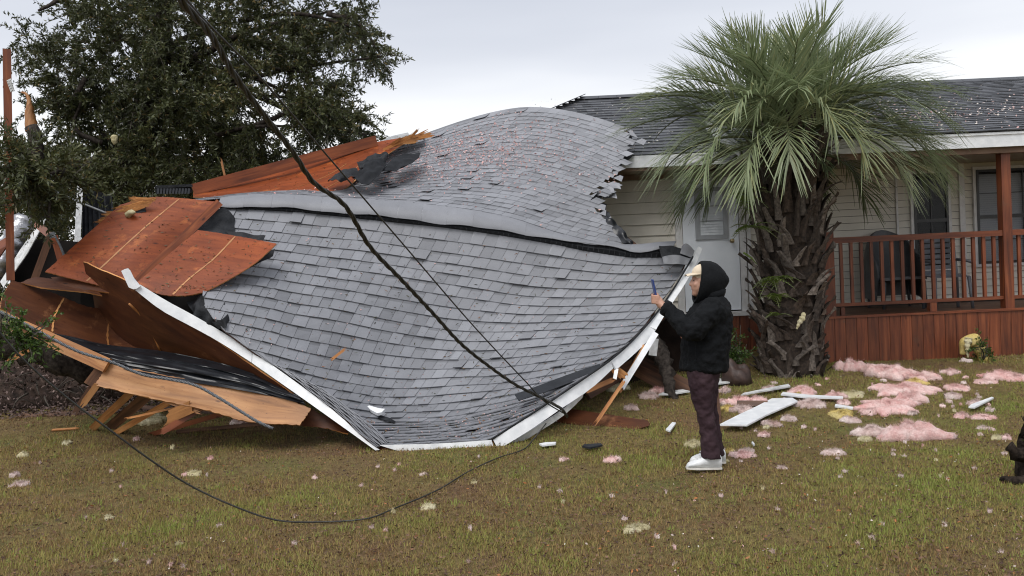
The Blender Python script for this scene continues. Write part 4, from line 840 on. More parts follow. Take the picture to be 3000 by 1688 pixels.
lumber(P(976, 1050, 8.72), P(1004, 1028, 8.8), .028, .015, RAW, 'orange splinter lying on the grey shingles', (.04, .08), 42)
# ------------------------------------------------------------------ cables
def twisted(name, pp, r_strand, n_str, turns, label, mat=CABLE, n=150, waver=.0):
    c = path([P(*q) for q in pp], n); o = empty(name, c[-1], label, 'cable')
    tg = np.gradient(c, axis=0); tg /= np.linalg.norm(tg, axis=1, keepdims=True); s = np.cross(tg, [0, 1, 0]); s /= np.linalg.norm(s, axis=1, keepdims=True); b = np.cross(tg, s)
    for q in range(n_str):
        a = np.linspace(0, turns*2*math.pi, n)+q*2*math.pi/n_str; rr = r_strand*(1.05 if n_str > 1 else 0)
        tube('strand', c+s*(np.cos(a)*rr)[:, None]+b*(np.sin(a)*rr)[:, None], r_strand, mat, o, 6)
    return o
twisted('power_cable', [(500, -50, 2.85), (530, 0, 2.95), (606, 87, 3.2), (687, 221, 3.6), (769, 332, 3.95), (856, 443, 4.3), (920, 536, 4.6), (1002, 594, 4.9), (1083, 722, 5.35), (1177, 821, 5.8), (1270, 920, 6.3), (1351, 1008, 6.75), (1439, 1078, 7.2), (1515, 1130, 7.5), (1596, 1171, 7.7), (1650, 1203, 7.75), (1662, 1222, 7.8)], .0076, 3, 17, 'thick black twisted power cable sagging across the roof')
twisted('power_cable', [(500, -60, 3.4), (583, 41, 3.8), (746, 210, 4.4), (967, 466, 5.3), (1177, 711, 6.2), (1398, 967, 7.0), (1540, 1118, 7.55), (1600, 1180, 7.72), (1650, 1210, 7.8)], .0058, 1, 0, 'thin straight black wire beside the thick power cable')
loop = [(-60, 900, 4.6), (60, 1045, 4.75), (180, 1152, 4.9), (326, 1263, 5.05), (437, 1345, 5.2), (547, 1417, 5.35), (681, 1481, 5.45), (815, 1525, 5.55)]
lp = [P(*q) for q in loop]+[G(x, y)+np.array([0, 0, .02]) for x, y in ((943, 1538), (1077, 1528), (1153, 1499), (1281, 1444), (1380, 1385), (1468, 1345), (1530, 1325))]+[P(1565, 1285, 7.85), P(1600, 1240, 7.9)]
tag(tube('fallen_wire', path(lp, 90), .0062, CABLE, n=6), 'thin black wire looping down onto the lawn in front', 'cable')
sc_ = [(-20, 905, 8.0), (60, 942, 8.02), (130, 980, 8.02), (230, 1030, 8.03), (330, 1062, 8.05), (420, 1098, 8.05), (500, 1112, 8.03), (570, 1128, 8.0), (640, 1165, 7.97), (700, 1202, 7.95), (760, 1238, 7.93), (800, 1256, 7.93)]
twisted('service_cable', sc_, .008, 3, 22, 'grey twisted cable draped over the black plastic and tan board', GREYCABLE, 110)
# ================================================================== TREES
LEAF = toned('oak_leaf', [(0, (.022, .028, .012)), (.45, (.060, .070, .026)), (.8, (.110, .118, .045)), (1, (.20, .145, .055))], rough=.42, trans=.22, spec=.4)
LEAFY = toned('shrub_leaf', [(0, (.03, .055, .012)), (.5, (.075, .13, .025)), (1, (.16, .22, .04))], rough=.45, trans=.3, spec=.4)
TWIG = plain('twig_bark', (.025, .020, .015), (.075, .062, .048), 30, .85, .3, 60)
def unit(n):
    v = rng.normal(size=(n, 3)); return v/np.linalg.norm(v, axis=1, keepdims=True)
def leaves(name, c, d, ln, wd, mat, parent, tone):
    n = len(c); d = d/np.maximum(np.linalg.norm(d, axis=1, keepdims=True), 1e-6); s = np.cross(d, unit(n)); s /= np.maximum(np.linalg.norm(s, axis=1, keepdims=True), 1e-6)
    nn = np.cross(d, s); ln = ln[:, None]; wd = wd[:, None]
    a = c; t = c+d*ln-nn*ln*.10; m = c+d*ln*.45+nn*ln*.05
    return fast(name, np.stack([a, m+s*wd*.5, t, m-s*wd*.5], 1), 4, mat, parent, tone)
def crown(name, lobes, parent, mat, ln=(.06, .10), wd=.026, per=46, tl=(.35, .8), droop=.25, twigs=True, tb=.45, lead=None):
    C, D, T = [], [], []; tw_v, tw_f = [], []
    for (c, r, n) in lobes:
        c = np.asarray(c, float); r = np.asarray(r, float)
        # clumps give light and dark masses with gaps between them
        nc = max(3, n//14); cl = unit(nc)*(rng.random((nc, 1))**.38); ct = rng.normal(0, .14, nc)
        for _ in range(n):
            q = rng.integers(nc); o = cl[q]+rng.normal(0, .16, 3); o = o/max(1, np.linalg.norm(o)*.92); p0 = c+o*r
            dr = o*.8+rng.normal(0, .75, 3)+np.array([0, 0, -droop]); dr /= np.linalg.norm(dr); L_ = rng.uniform(*tl)
            m = int(per*rng.uniform(.5, 1.4)); s = np.sort(rng.random(m)); bend = rng.normal(0, .3, 3)+np.array([0, 0, -droop])
            pt_ = p0+dr*(s*L_)[:, None]+bend*(s**2*L_*.5)[:, None]; C.append(pt_+rng.normal(0, .012, (m, 3)))
            D.append(dr*.7+rng.normal(0, .65, (m, 3))); T.append(np.clip(tb+ct[q]+.12*o[2]+rng.normal(0, .15, m), 0, 1))
            if twigs:
                b = len(tw_v); e0, e1, e2 = p0, p0+dr*L_*.5+bend*L_*.125, p0+dr*L_+bend*L_*.5; sd_ = nrm(np.cross(dr, [0, 1, .2])); w_ = .006
                tw_v += [e0-sd_*w_, e0+sd_*w_, e1+sd_*w_*.7, e1-sd_*w_*.7, e2, e0+np.array([0, w_*2, 0]), e1+np.array([0, w_*1.4, 0])]
                tw_f += [(b, b+1, b+2, b+3), (b+3, b+2, b+4), (b+1, b+5, b+6, b+2), (b+5, b, b+3, b+6), (b+2, b+6, b+4), (b+6, b+3, b+4)]
    C = np.concatenate(C); D = np.concatenate(D); T = np.concatenate(T); n = len(C)
    dead = rng.random(n) < .02; T[dead] = 1
    o = leaves(name, C, D, rng.uniform(*ln, n), rng.uniform(.7, 1.2, n)*wd, mat, parent, T); tag(o, kind='stuff')
    if twigs: tag(mesh('twigs', tw_v, tw_f, TWIG, parent), kind='stuff')
    return o
def limb(name, pts, r0, r1, parent, n=9, k=18, rough=.16):
    p = path(pts, k); p[1:-1] += rng.normal(0, r0*.12, (k-2, 3)); return tube(name, p, np.linspace(r0, r1, k), BARK, parent, n, rough=rough)
oak = empty('oak_tree', np.array([*P(385, 620, 15)[:2], .25]), 'big dark leafy oak behind the collapsed roof on the left', 'tree')
D0 = 15.0
base = P(395, 700, D0); base[2] = .1
limb('trunk', [base, P(385, 600, D0), P(372, 500, D0), P(400, 400, D0), P(440, 280, D0), P(470, 120, D0), P(480, -80, D0)], .30, .14, oak, 12, 26)
LB = [((345, 140), (205, 185), 165), ((560, 90), (230, 180), 190), ((320, 360), (185, 150), 150), ((190, 500), (130, 120), 100), ((170, 330), (60, 110), 14), ((165, 150), (75, 115), 22),
      ((560, 330), (210, 190), 190), ((740, 110), (165, 145), 92), ((810, 330), (150, 105), 58), ((940, 30), (130, 90), 52), ((1050, 105), (60, 75), 36), ((690, 480), (180, 95), 84),
      ((890, 385), (110, 75), 52), ((1000, 365), (75, 60), 34), ((960, 300), (90, 60), 30), ((480, 520), (180, 110), 120), ((80, 600), (100, 90), 46), ((300, 590), (150, 90), 60), ((880, 215), (110, 80), 44), ((1110, 165), (36, 36), 10)]
lobes = []
for (c, r, n) in LB:
    for dd, f_ in ((-.9, .55), (.7, .45)):
        s_ = (D0+dd)/F; lobes.append((P(c[0], c[1], D0+dd+random.uniform(-.3, .3)), (r[0]*s_, 1.0, r[1]*s_), max(4, int(n*f_*1.75))))
for i, (c, r, n) in enumerate(LB):
    st_ = P(*random.choice(((385, 520), (420, 350), (440, 250), (465, 160))), D0)
    if c[1] > 420: st_ = P(378, 520, D0)
    en = P(c[0]+r[0]*.3*(1 if c[0] > 400 else -1), c[1], D0+random.uniform(-.8, .8)); md = (st_+en)/2+np.array([0, random.uniform(-.3, .3), .22])
    limb('branch', [st_, md, en], .085 if r[0] > 120 else .05, .018, oak, 7, 12)
for a, b, c in (((620, 400), (740, 372), (880, 372)), ((880, 372), (960, 375), (1075, 395)), ((740, 372), (860, 330), (960, 345)), ((700, 60), (880, 40), (1070, 90)), ((960, 40), (1050, 70), (1115, 160)), ((250, 230), (200, 300), (130, 300)), ((300, 420), (220, 380), (240, 290))):
    limb('branch', [P(*a, D0-.9), P(*b, D0-1.0), P(*c, D0-1.0)], .05, .014, oak, 7, 12)
crown('crown', lobes, oak, LEAF, ln=(.06, .105), wd=.027, per=66, tb=.44)
# leafy branch fallen over the left post
fb = empty('fallen_branch', P(120, 640, 8.6), 'leafy oak branch drooping in front of the left post', 'branch')
limb('branch', [P(260, 470, 9.6), P(180, 500, 9.0), P(110, 520, 8.6), P(40, 540, 8.4)], .045, .015, fb, 7, 12)
limb('branch', [P(180, 500, 9.0), P(150, 570, 8.8), P(140, 650, 8.7)], .03, .01, fb, 7, 10)
s_ = 8.6/F
crown('crown', [(P(70, 510, 8.5), (95*s_, .35, 65*s_), 46), (P(150, 560, 8.8), (80*s_, .35, 70*s_), 40), (P(95, 600, 8.7), (60*s_, .3, 40*s_), 14), (P(20, 480, 8.5), (60*s_, .3, 60*s_), 24)], fb, LEAF, ln=(.055, .09), wd=.022, per=44, tl=(.2, .45), tb=.5)
# broken branch and snag
sn = empty('snapped_trunk', P(95, 420, 13), 'snapped trunk with raw orange splintered wood rising left of the oak', 'tree')
limb('trunk', [P(120, 640, 13.2), P(112, 500, 13.1), P(104, 420, 13), P(92, 372, 13)], .13, .10, sn, 9, 14)
tube('splintered_wood', path([P(94, 385, 13), P(86, 330, 13), P(84, 290, 13), P(78, 275, 13), P(62, 270, 13)], 12), np.array([.10, .085, .085, .07, .07, .06, .055, .04, .03, .025, .02, .01]), RAW, sn, 6, rough=.4)
crown('crown', [(P(110, 480, 13), (.5, .4, .35), 26)], sn, LEAF, per=50)
br = empty('broken_branch', P(150, 20, 13), 'broken orange branch end at the top left of the oak crown', 'branch')
limb('branch', [P(210, -30, 13.6), P(160, 8, 13.4), P(112, 32, 13.3)], .05, .02, br, 7, 10)
# trees further back
def far_tree(px, py, d, w_, h_, n, label, mat=LEAF, tb=.6, group='trees beyond the wreck'):
    t_ = empty('background_tree', np.array([*P(px, py, d)[:2], .2]), label, 'tree', group); b_ = P(px, py, d); s_ = d/F
    limb('trunk', [np.array([b_[0], b_[1], .1]), b_-np.array([0, 0, .3]), b_+np.array([.2, 0, h_*s_*.6])], .14, .04, t_, 8, 12)
    lo = [(P(px+random.uniform(-.5, .5)*w_, py+random.uniform(-.5, .5)*h_, d+random.uniform(-.8, .8)), (w_*s_*.5, 1.0, h_*s_*.5), n//6) for _ in range(6)]
    crown('crown', lo, t_, mat, ln=(.10, .17), wd=.05, per=44, tl=(.4, .9), tb=tb)
far_tree(760, 520, 21, 150, 110, 120, 'yellow green tree behind the long red board', LEAFY, .05)
far_tree(560, 500, 20, 260, 160, 130, 'dark tree behind the oak trunk', LEAF, .35)
far_tree(120, 640, 19, 260, 190, 130, 'dark low tree behind the left post', LEAF, .4)
far_tree(330, 640, 22, 220, 160, 100, 'dim tree behind the large plywood sheet', LEAF, .4)
tl_ = empty('treeline', (-30, 70, 0), 'far dark treeline along the horizon behind the wreck', 'trees')
tag(tl_, kind='stuff')
crown('foliage', [((x_, 70+random.uniform(-4, 4), 2.2+random.uniform(-.6, .8)), (5, 2.5, 2.6), 26) for x_ in np.arange(-75, 75, 6.5)], tl_, LEAF, ln=(.45, .8), wd=.3, per=22, tl=(.8, 2.0), twigs=False, tb=.35)
# ================================================================== PALM
palm = empty('palm_tree', (3.32, 10.4, .22), 'grey green feather palm with shaggy trunk in front of the porch', 'palm')
PC = W(2318, 440, 10.4)                                     # crown heart
PBASE = np.array([3.38, 10.4, .15])
PAL = toned('palm_leaf', [(0, (.04, .055, .024)), (.4, (.175, .225, .105)), (.7, (.285, .335, .195)), (1, (.39, .38, .17))], rough=.4, trans=.34, spec=.5)
STEM = plain('palm_stem', (.06, .075, .03), (.13, .14, .06), 12, .5, .1)
BOOTS = [plain('palm_boot', (.020, .013, .009), (.085, .064, .050), 26, .9, 1.0, 46, rand=.4), plain('pale_palm_boot', (.045, .034, .027), (.185, .155, .13), 30, .9, 1.0, 46, rand=.35), plain('dark_palm_boot', (.015, .010, .007), (.07, .048, .034), 26, .9, 1.0, 46, rand=.4)]
FIB = plain('palm_fibre', (.012, .008, .006), (.055, .038, .027), 30, .95, .8, 50)
tr_c = path([PBASE, PBASE*.5+PC*.5+np.array([.02, 0, 0]), PC+np.array([0, 0, .05])], 24)
trunk = tube('trunk', tr_c, [.335+.02*math.sin(i*.5) for i in range(14)]+[.35, .34, .33, .31, .29, .27, .25, .23, .2, .15], FIB, palm, 18, rough=.12)
for i in range(16):
    t_ = i/15; ce = tr_c[0]*(1-t_)+tr_c[-1]*t_-np.array([0, 0, .12]); r_ = .362-.12*max(0, t_-.6)
    nb = 18
    for j in range(nb):
        a = 2*math.pi*(j+.5*(i % 2)+random.uniform(-.33, .33))/nb; o_ = np.array([math.cos(a), math.sin(a), 0]); tg_ = np.array([-o_[1], o_[0], 0]); lean_ = random.gauss(0, .10)
        L_ = random.uniform(.10, .34)*(1+.6*(t_ > .55)); wd = random.uniform(.09, .19)*(1-.25*t_); out_ = random.uniform(.01, .15)+.14*t_
        b0 = ce+o_*(r_-.02)+np.array([0, 0, random.uniform(-.08, .08)]); k3 = 4; vs = []
        for q in range(k3+1):
            u_ = q/k3; w2 = wd*(1-.62*u_)*random.uniform(.8, 1.15); th = .05*(1-.55*u_); c_ = b0+o_*(out_*u_**1.6)+np.array([0, 0, L_*u_])+tg_*(lean_*u_*u_+random.uniform(-.01, .01))
            e1, e2 = (random.uniform(-.05, .05), random.uniform(-.05, .05)) if q == k3 else (0, 0)
            vs += [c_-tg_*w2/2+[0, 0, e1], c_+tg_*w2/2+[0, 0, e2], c_+tg_*w2*.22+o_*th+[0, 0, e2*.4], c_-tg_*w2*.22+o_*th+[0, 0, e1*.4]]
        fs = [(3, 2, 1, 0), tuple(k3*4+e_ for e_ in range(4))]+[(q*4+e_, q*4+(e_+1) % 4, (q+1)*4+(e_+1) % 4, (q+1)*4+e_) for q in range(k3) for e_ in range(4)]
        mesh('leaf_base', vs, fs, random.choice(BOOTS), trunk)
def frond(az, el, L_, droop, lmax, tone, roll=0., seed=0, n=50):
    r_ = np.random.default_rng(seed); k = 26; s = np.linspace(0, 1, k); e_ = el-droop*s**1.35
    azs = az+roll*s**2
    dv = np.stack([np.cos(e_)*np.sin(azs), -np.cos(e_)*np.cos(azs), np.sin(e_)], 1)   # az 0 points to the camera
    p = PC+np.array([0, 0, .02])+np.concatenate([[[0, 0, 0]], np.cumsum(dv[:-1]*L_/(k-1), 0)])+dv[0]*.10
    f_ = empty_part = tube('frond', p, np.linspace(.024, .004, k), STEM, palm, 5)
    tgv = np.gradient(p, axis=0); tgv /= np.linalg.norm(tgv, axis=1, keepdims=True)
    sv = np.cross(tgv, [0, 0, 1.0]); sv /= np.maximum(np.linalg.norm(sv, axis=1, keepdims=True), 1e-6); up = np.cross(sv, tgv)
    Q = []; TT = []
    for sd_ in (-1, 1):
        for i in range(n):
            t_ = .16+.84*(i+.5)/n+r_.normal(0, .004); t_ = min(t_, 1); q = t_*(k-1); a = min(int(q), k-2); b = q-a
            o_ = p[a]*(1-b)+p[a+1]*b; tn = tgv[a]; sn_ = sv[a]*sd_; un = up[a]
            ln = lmax*(.60+.42*math.sin(min(1, .10+t_*.98)*math.pi)**.7)*r_.uniform(.86, 1.1); al = math.radians(58-34*t_+r_.normal(0, 5)); vee = math.radians(34+r_.normal(0, 10))
            d_ = tn*math.cos(al)+(sn_*math.cos(vee)+un*math.sin(vee))*math.sin(al); d_ /= np.linalg.norm(d_)
            wv = np.cross(d_, un); wv /= max(np.linalg.norm(wv), 1e-6); w_ = .0078*r_.uniform(.8, 1.25); g_ = np.array([0, 0, -1.0])
            m1 = o_+d_*ln*.5+g_*ln*.05; tip = o_+d_*ln*.96+g_*ln*(.26 if el < 1.0 else .10)*r_.uniform(.5, 1.5)
            Q += [[o_-wv*w_*.6, o_+wv*w_*.6, m1+wv*w_, m1-wv*w_], [m1-wv*w_, m1+wv*w_, tip+wv*.0016, tip-wv*.0016]]; v_ = float(np.clip(tone+r_.normal(0, .13), 0, 1)); TT += [v_, v_]
    tag(fast('leaflets', np.array(Q), 4, PAL, f_, TT), kind='stuff')
R_ = math.radians; fid = 0
for i in range(12):                                          # young upright fronds
    frond(R_(i*137.5+20), R_(80-i*1.9+random.uniform(-5, 5)), 1.25+.25*random.random(), R_(36+i*2.4), .76, .66+random.uniform(-.1, .12), R_(random.uniform(-15, 15)), 100+i)
for i, (az, el, L_, dr) in enumerate(((-88, 66, 1.5, 48), (-100, 58, 1.6, 56), (-70, 52, 1.65, 62), (-92, 48, 1.75, 66), (-60, 66, 1.45, 52), (-110, 70, 1.45, 44), (-80, 40, 1.95, 60), (-105, 38, 1.85, 55), (-88, 30, 2.0, 58), (90, 66, 1.5, 48), (100, 58, 1.6, 56), (72, 54, 1.65, 62), (92, 48, 1.8, 62), (60, 66, 1.45, 52), (112, 70, 1.45, 44), (82, 40, 1.85, 60), (105, 36, 1.8, 55), (75, 72, 1.4, 40), (-75, 74, 1.4, 40))):
    frond(R_(az+random.uniform(-4, 4)), R_(el), L_*1.04, R_(dr), .74, .62+random.uniform(-.1, .1), R_(random.uniform(-10, 10)), 500+i)
for i in range(10):                                          # spreading ring
    frond(R_(i*137.5+75), R_(56-i*1.6+random.uniform(-6, 6)), 1.42+.28*random.random(), R_(84+i*2.4), .74, .6+random.uniform(-.14, .12), R_(random.uniform(-15, 15)), 200+i)
for az, el, L_, dr, tn in ((-75, 30, 2.05, 98, .58), (-97, 22, 1.95, 90, .5), (-58, 28, 1.9, 105, .64), (-80, 8, 1.65, 75, .58), (-88, 44, 2.0, 100, .58), (80, 26, 2.05, 102, .58), (100, 20, 2.05, 85, .5), (62, 24, 1.9, 108, .7), (88, 34, 2.15, 110, .6), (76, 46, 2.1, 105, .64), (28, 34, 1.4, 128, .74), (-22, 34, 1.4, 130, .68), (50, 16, 1.6, 100, .7), (-42, 20, 1.7, 108, .6), (5, 56, 1.35, 138, .7), (-35, 60, 1.5, 125, .64), (35, 62, 1.5, 125, .66), (150, 15, 1.7, 90, .4), (-150, 15, 1.7, 90, .4), (180, 10, 1.7, 90, .4), (125, 12, 1.8, 90, .45), (-125, 12, 1.8, 90, .45)):
    fid += 1; frond(R_(az), R_(el), L_*.92, R_(dr), .72, tn, R_(random.uniform(-12, 12)), 300+fid, 54)
for i in range(9): frond(R_(i*40+10), R_(-12+random.uniform(-8, 8)), .8, R_(50), .3, .02, 0, 400+i, 20)   # dark old fronds under the crown
# ferns on the trunk
def fern(c, n, L_, label, sd):
    o = empty('fern', c, label, 'fern'); r_ = np.random.default_rng(sd)
    for i in range(n):
        a = r_.uniform(-1.6, 1.6); d_ = np.array([math.sin(a), -math.cos(a)*.7, r_.uniform(-.2, .7)]); d_ /= np.linalg.norm(d_); l_ = L_*r_.uniform(.6, 1.1); k = 9
        p = np.array([c+d_*l_*s-np.array([0, 0, 1])*l_*.5*s*s for s in np.linspace(0, 1, k)]); st_ = tube('frond_stem', p, .004, STEM, o, 4); Q = []
        for j in range(1, k):
            for s_ in (-1, 1):
                sv_ = nrm(np.cross(d_, [0, 0, 1]))*s_; ll_ = l_*.34*(1.1-j/k); m = p[j]+sv_*ll_*.5+d_*ll_*.2; tt = p[j]+sv_*ll_+d_*ll_*.4-np.array([0, 0, ll_*.2]); w_ = nrm(np.cross(sv_, [.3, .5, 1]))*ll_*.22
                Q.append([p[j], m+w_, tt, m-w_])
        tag(fast('pinnae', np.array(Q), 4, LEAFY, st_, r_.uniform(.6, 1.0, len(Q))), kind='stuff')
fern(W(2182, 572, 9.95), 8, .36, 'bright fern sprouting high on the left of the palm trunk', 1)
fern(W(2200, 665, 9.85), 9, .32, 'yellow green fern on the palm trunk beside the door', 2)
fern(W(2262, 815, 9.76), 8, .26, 'small fern midway up the palm trunk', 3)
fern(W(2300, 812, 9.76), 7, .24, 'tiny fern just right of the midway trunk fern', 6)
fern(W(2270, 870, 9.76), 8, .24, 'fern trailing lower on the palm trunk', 4)
fern(W(2275, 925, 9.76), 7, .2, 'lowest fern on the palm trunk', 5)
# ------------------------------------------------------------------ shrubs
def shrub(c, r, n, label, mat=LEAFY, ln=(.03, .055), wd=.02, tb=.45, nst=6):
    o = empty('shrub', (c[0], c[1], c[2]), label, 'shrub')
    for i in range(nst):
        e_ = np.array(c)+np.array([random.uniform(-.6, .6)*r[0], random.uniform(-.6, .6)*r[1], r[2]*random.uniform(1.0, 1.7)]); tube('stem', path([np.array(c), (np.array(c)+e_)/2+np.array([.03, 0, 0]), e_], 6), np.linspace(.012, .004, 6), TWIG, o, 5)
    crown('foliage', [(np.array(c)+np.array([0, 0, r[2]]), r, n)], o, mat, ln, wd, 26, (.1, .28), .05, True, tb)
b_ = W(2145, 1035, 10.3); shrub((b_[0], 10.3, .22), (.34, .28, .36), 90, 'green shrub at the left foot of the palm', tb=.15)
b_ = W(2880, 1040, 10.6); shrub((b_[0], 10.6, .24), (.16, .12, .12), 18, 'small green weed by the deck skirt at right', tb=.3)
b_ = P(12, 930, 6.6); shrub((b_[0]-.1, b_[1], b_[2]-.25), (.3, .3, .22), 55, 'bright green shrub poking in at the left picture edge', tb=.45)
tag(tube('grass_blade', [W(2178, 740, 10.0), W(2200, 755, 9.98), W(2218, 775, 9.96)], [.012, .01, .003], LEAFY, n=4, tone=.95), 'single yellow green blade at the palm trunk near the door knob', 'leaf')
# dark trunk entering the frame at right
q0 = G(3045, 1405)
dt = empty('dark_stump', q0, 'dark charred trunk with twigs at the right picture edge', 'tree trunk')
CHAR = plain('charred_bark', (.008, .006, .005), (.045, .034, .027), 30, .95, 1.0, 60, spec=.1)
def climb(name, pts, r0, r1, k=18):
    p = path(pts, k); p[1:-1] += rng.normal(0, r0*.15, (k-2, 3)); return tube(name, p, np.linspace(r0, r1, k)*(1+.35*rng.random(k)), CHAR, dt, 9, rough=.6)
climb('trunk', [q0-np.array([0, 0, .1]), q0+np.array([.0, 0, .2]), q0+np.array([.01, 0, .36]), q0+np.array([.03, 0, .48])], .11, .07)
for i in range(46):
    h_ = random.uniform(.05, .5); a = q0+np.array([-.05, -.03, h_]); tube('twig', path([a, a+np.array([-.05, -.05, random.uniform(-.05, .08)]), a+np.array([random.uniform(-.13, .05), -.08, random.uniform(-.12, .14)])], 5), np.linspace(.010, .003, 5), CHAR, dt, 4)
crown('leaf_bits', [(q0+np.array([-.03, -.05, .3]), (.08, .08, .26), 20)], dt, LEAF, (.02, .04), .014, 14, (.04, .12), .1, False, .35)
climb('root', [q0+np.array([-.02, -.02, .22]), q0+np.array([-.16, -.05, .20]), q0+np.array([-.24, -.06, .26])], .05, .03, 8)
climb('root', [q0+np.array([0, -.05, .08]), q0+np.array([-.18, -.15, .03]), q0+np.array([-.28, -.02, .02])], .045, .02, 8)
# root mound at the far left
mq = [G(-60, 1130), G(40, 1120), G(140, 1130)]
def mound(name, c, rx, ry, h, mat, label, cat, sd, n=44, m=16, amp=.5):
    v = []; f = []
    for i in range(m):
        ro = i/(m-1)
        for j in range(n):
            a = 2*math.pi*j/n; nz_ = noise.noise(Vector((math.cos(a)*1.4+sd, math.sin(a)*1.4, sd*.3)))*.35; rr = ro*(1+nz_)
            x, y = rx*rr*math.cos(a), ry*rr*math.sin(a); hh = h*math.sqrt(max(0, 1-ro**2))
            q_ = noise.noise(Vector((x*4+sd, y*4, sd)))*.6+noise.noise(Vector((x*11+sd, y*11, sd)))*.4
            v.append((c[0]+x, c[1]+y, c[2]+hh*(1+amp*q_)+(.02*q_ if i < m-1 else -.03)))
    for i in range(m-1):
        for j in range(n): f.append((i*n+j, (i+1)*n+j, (i+1)*n+(j+1) % n, i*n+(j+1) % n))
    f.append(tuple(range((m-1)*n, m*n))[::-1])
    return tag(mesh(name, v, f, mat, smooth=True), label, cat)
SOILM = plain('root_soil', (.012, .008, .006), (.085, .055, .042), 14, .95, 1.0, 26)
mp0 = P(60, 1130, 9.2); mo = mound('root_mound', np.array([mp0[0]-.9, 10.7, .15]), 1.5, .6, .80, SOILM, 'dark mound of torn roots and soil at the lower left', 'mound', 3.1, amp=.9)
for i in range(40):
    a = np.array([mp0[0]+random.uniform(-1.6, .5), 10.15+random.uniform(-.12, .1), random.uniform(.15, .8)]); b_ = a+np.array([random.uniform(-.35, .35), random.uniform(-.3, .0), random.uniform(-.25, .2)])
    tube('rootlet', path([a, (a+b_)/2+np.array([0, -.05, .05]), b_], 6), np.linspace(random.uniform(.006, .016), .003, 6), TWIG, mo, 5)
th_ = rng.uniform(math.pi, 2*math.pi, 4200); el_ = rng.uniform(0, 1.4, 4200); rr_ = rng.uniform(.97, 1.12, 4200)
ml = np.stack([mp0[0]-.9+1.5*rr_*np.cos(th_)*np.cos(el_), 10.7+.62*rr_*np.sin(th_)*np.cos(el_), .15+.85*rr_*np.sin(el_)], 1)
tag(leaves('root_litter', ml, rng.normal(size=(len(ml), 3)), rng.uniform(.03, .075, len(ml)), rng.uniform(.014, .034, len(ml)), toned('mound_leaf', [(0, (.03, .018, .014)), (.6, (.13, .085, .075)), (1, (.26, .19, .17))], rough=.8), mo, rng.random(len(ml))), kind='stuff')
n = 6000; xl_ = rng.uniform(-6.5, -2.6, n); yl_ = rng.uniform(9.7, 11.2, n)
tag(leaves('leaf_litter', np.stack([xl_, yl_, np.array([gz(a_, b_) for a_, b_ in zip(xl_, yl_)])+rng.uniform(.01, .05, n)], 1), rng.normal(size=(n, 3))*[1, 1, .4], rng.uniform(.03, .07, n), rng.uniform(.014, .03, n), bpy.data.materials['mound_leaf'], None, rng.random(n)*.7), 'brown leaf litter on the ground under the wreck at left', 'leaf litter', kind='stuff')
lg = [P(-20, 1010, 8.9), P(80, 1030, 9.0), P(180, 1065, 9.1), P(300, 1120, 9.3)]
tag(limb('fallen_log', lg, .13, .10, None, 10, 18, .3), 'rough brown log lying behind the orange plank at left', 'log')
# ================================================================== PERSON
YB = 6.6
per = empty('person', (1.46, YB, .0), 'person in black hooded jacket and cream cap photographing the wreck with a phone', 'person')
SKIN = plain('skin', (.40, .215, .15), (.50, .29, .21), 20, .5, .1, 90)
JKT = plain('black_fleece', (.0018, .0023, .0033), (.0042, .0052, .0066), 24, .9, .5, 90, spec=.25)
PANTS = plain('plum_trousers', (.030, .016, .021), (.050, .029, .035), 10, .85, .3, 60, spec=.2)
SHOE = plain('white_leather', (.55, .57, .58), (.74, .75, .75), 12, .45, .15, 50, dirt=((.75, .68, .55), 20, .62))
CAPM = plain('cream_cap', (.55, .46, .34), (.68, .58, .44), 14, .8, .2, 90)
def ringloft(rings, n=18):                                   # rings of (centre, half axis a, half axis b)
    v = []; f = []; k = len(rings)
    for c, a, b in rings:
        for j in range(n):
            t = 2*math.pi*j/n; v.append(np.asarray(c)+np.asarray(a)*math.cos(t)+np.asarray(b)*math.sin(t))
    for i in range(k-1):
        for j in range(n): f.append((i*n+j, i*n+(j+1) % n, (i+1)*n+(j+1) % n, (i+1)*n+j))
    f += [tuple(range(n-1, -1, -1)), tuple(range((k-1)*n, k*n))]; return v, f
def tubeloft(pts, rad, n=12):
    p = np.asarray(pts, float); tg = np.gradient(p, axis=0); R = []
    for i in range(len(p)):
        t = nrm(tg[i]); s = nrm(np.cross(t, [0.1, 1, .05])); b = np.cross(t, s); r = rad[i] if not np.isscalar(rad) else rad
        R.append((p[i], s*r, b*r))
    t0, t1 = nrm(tg[0]), nrm(tg[-1]); R = [(p[0]-t0*R[0][1].dot(R[0][1])**.5*.6, R[0][1]*.6, R[0][2]*.6)]+R+[(p[-1]+t1*R[-1][1].dot(R[-1][1])**.5*.6, R[-1][1]*.6, R[-1][2]*.6)]
    return ringloft(R, n)
def ell(c, r, rot=None, n=16, m=10):
    v = []; f = []
    for i in range(m+1):
        th = math.pi*i/m
        for j in range(n):
            ph = 2*math.pi*j/n; q = np.array([r[0]*math.sin(th)*math.cos(ph), r[1]*math.sin(th)*math.sin(ph), r[2]*math.cos(th)])
            v.append(np.asarray(c)+(rot @ q if rot is not None else q))
    for i in range(m):
        for j in range(n): f.append((i*n+j, (i+1)*n+j, (i+1)*n+(j+1) % n, i*n+(j+1) % n))
    return v, f
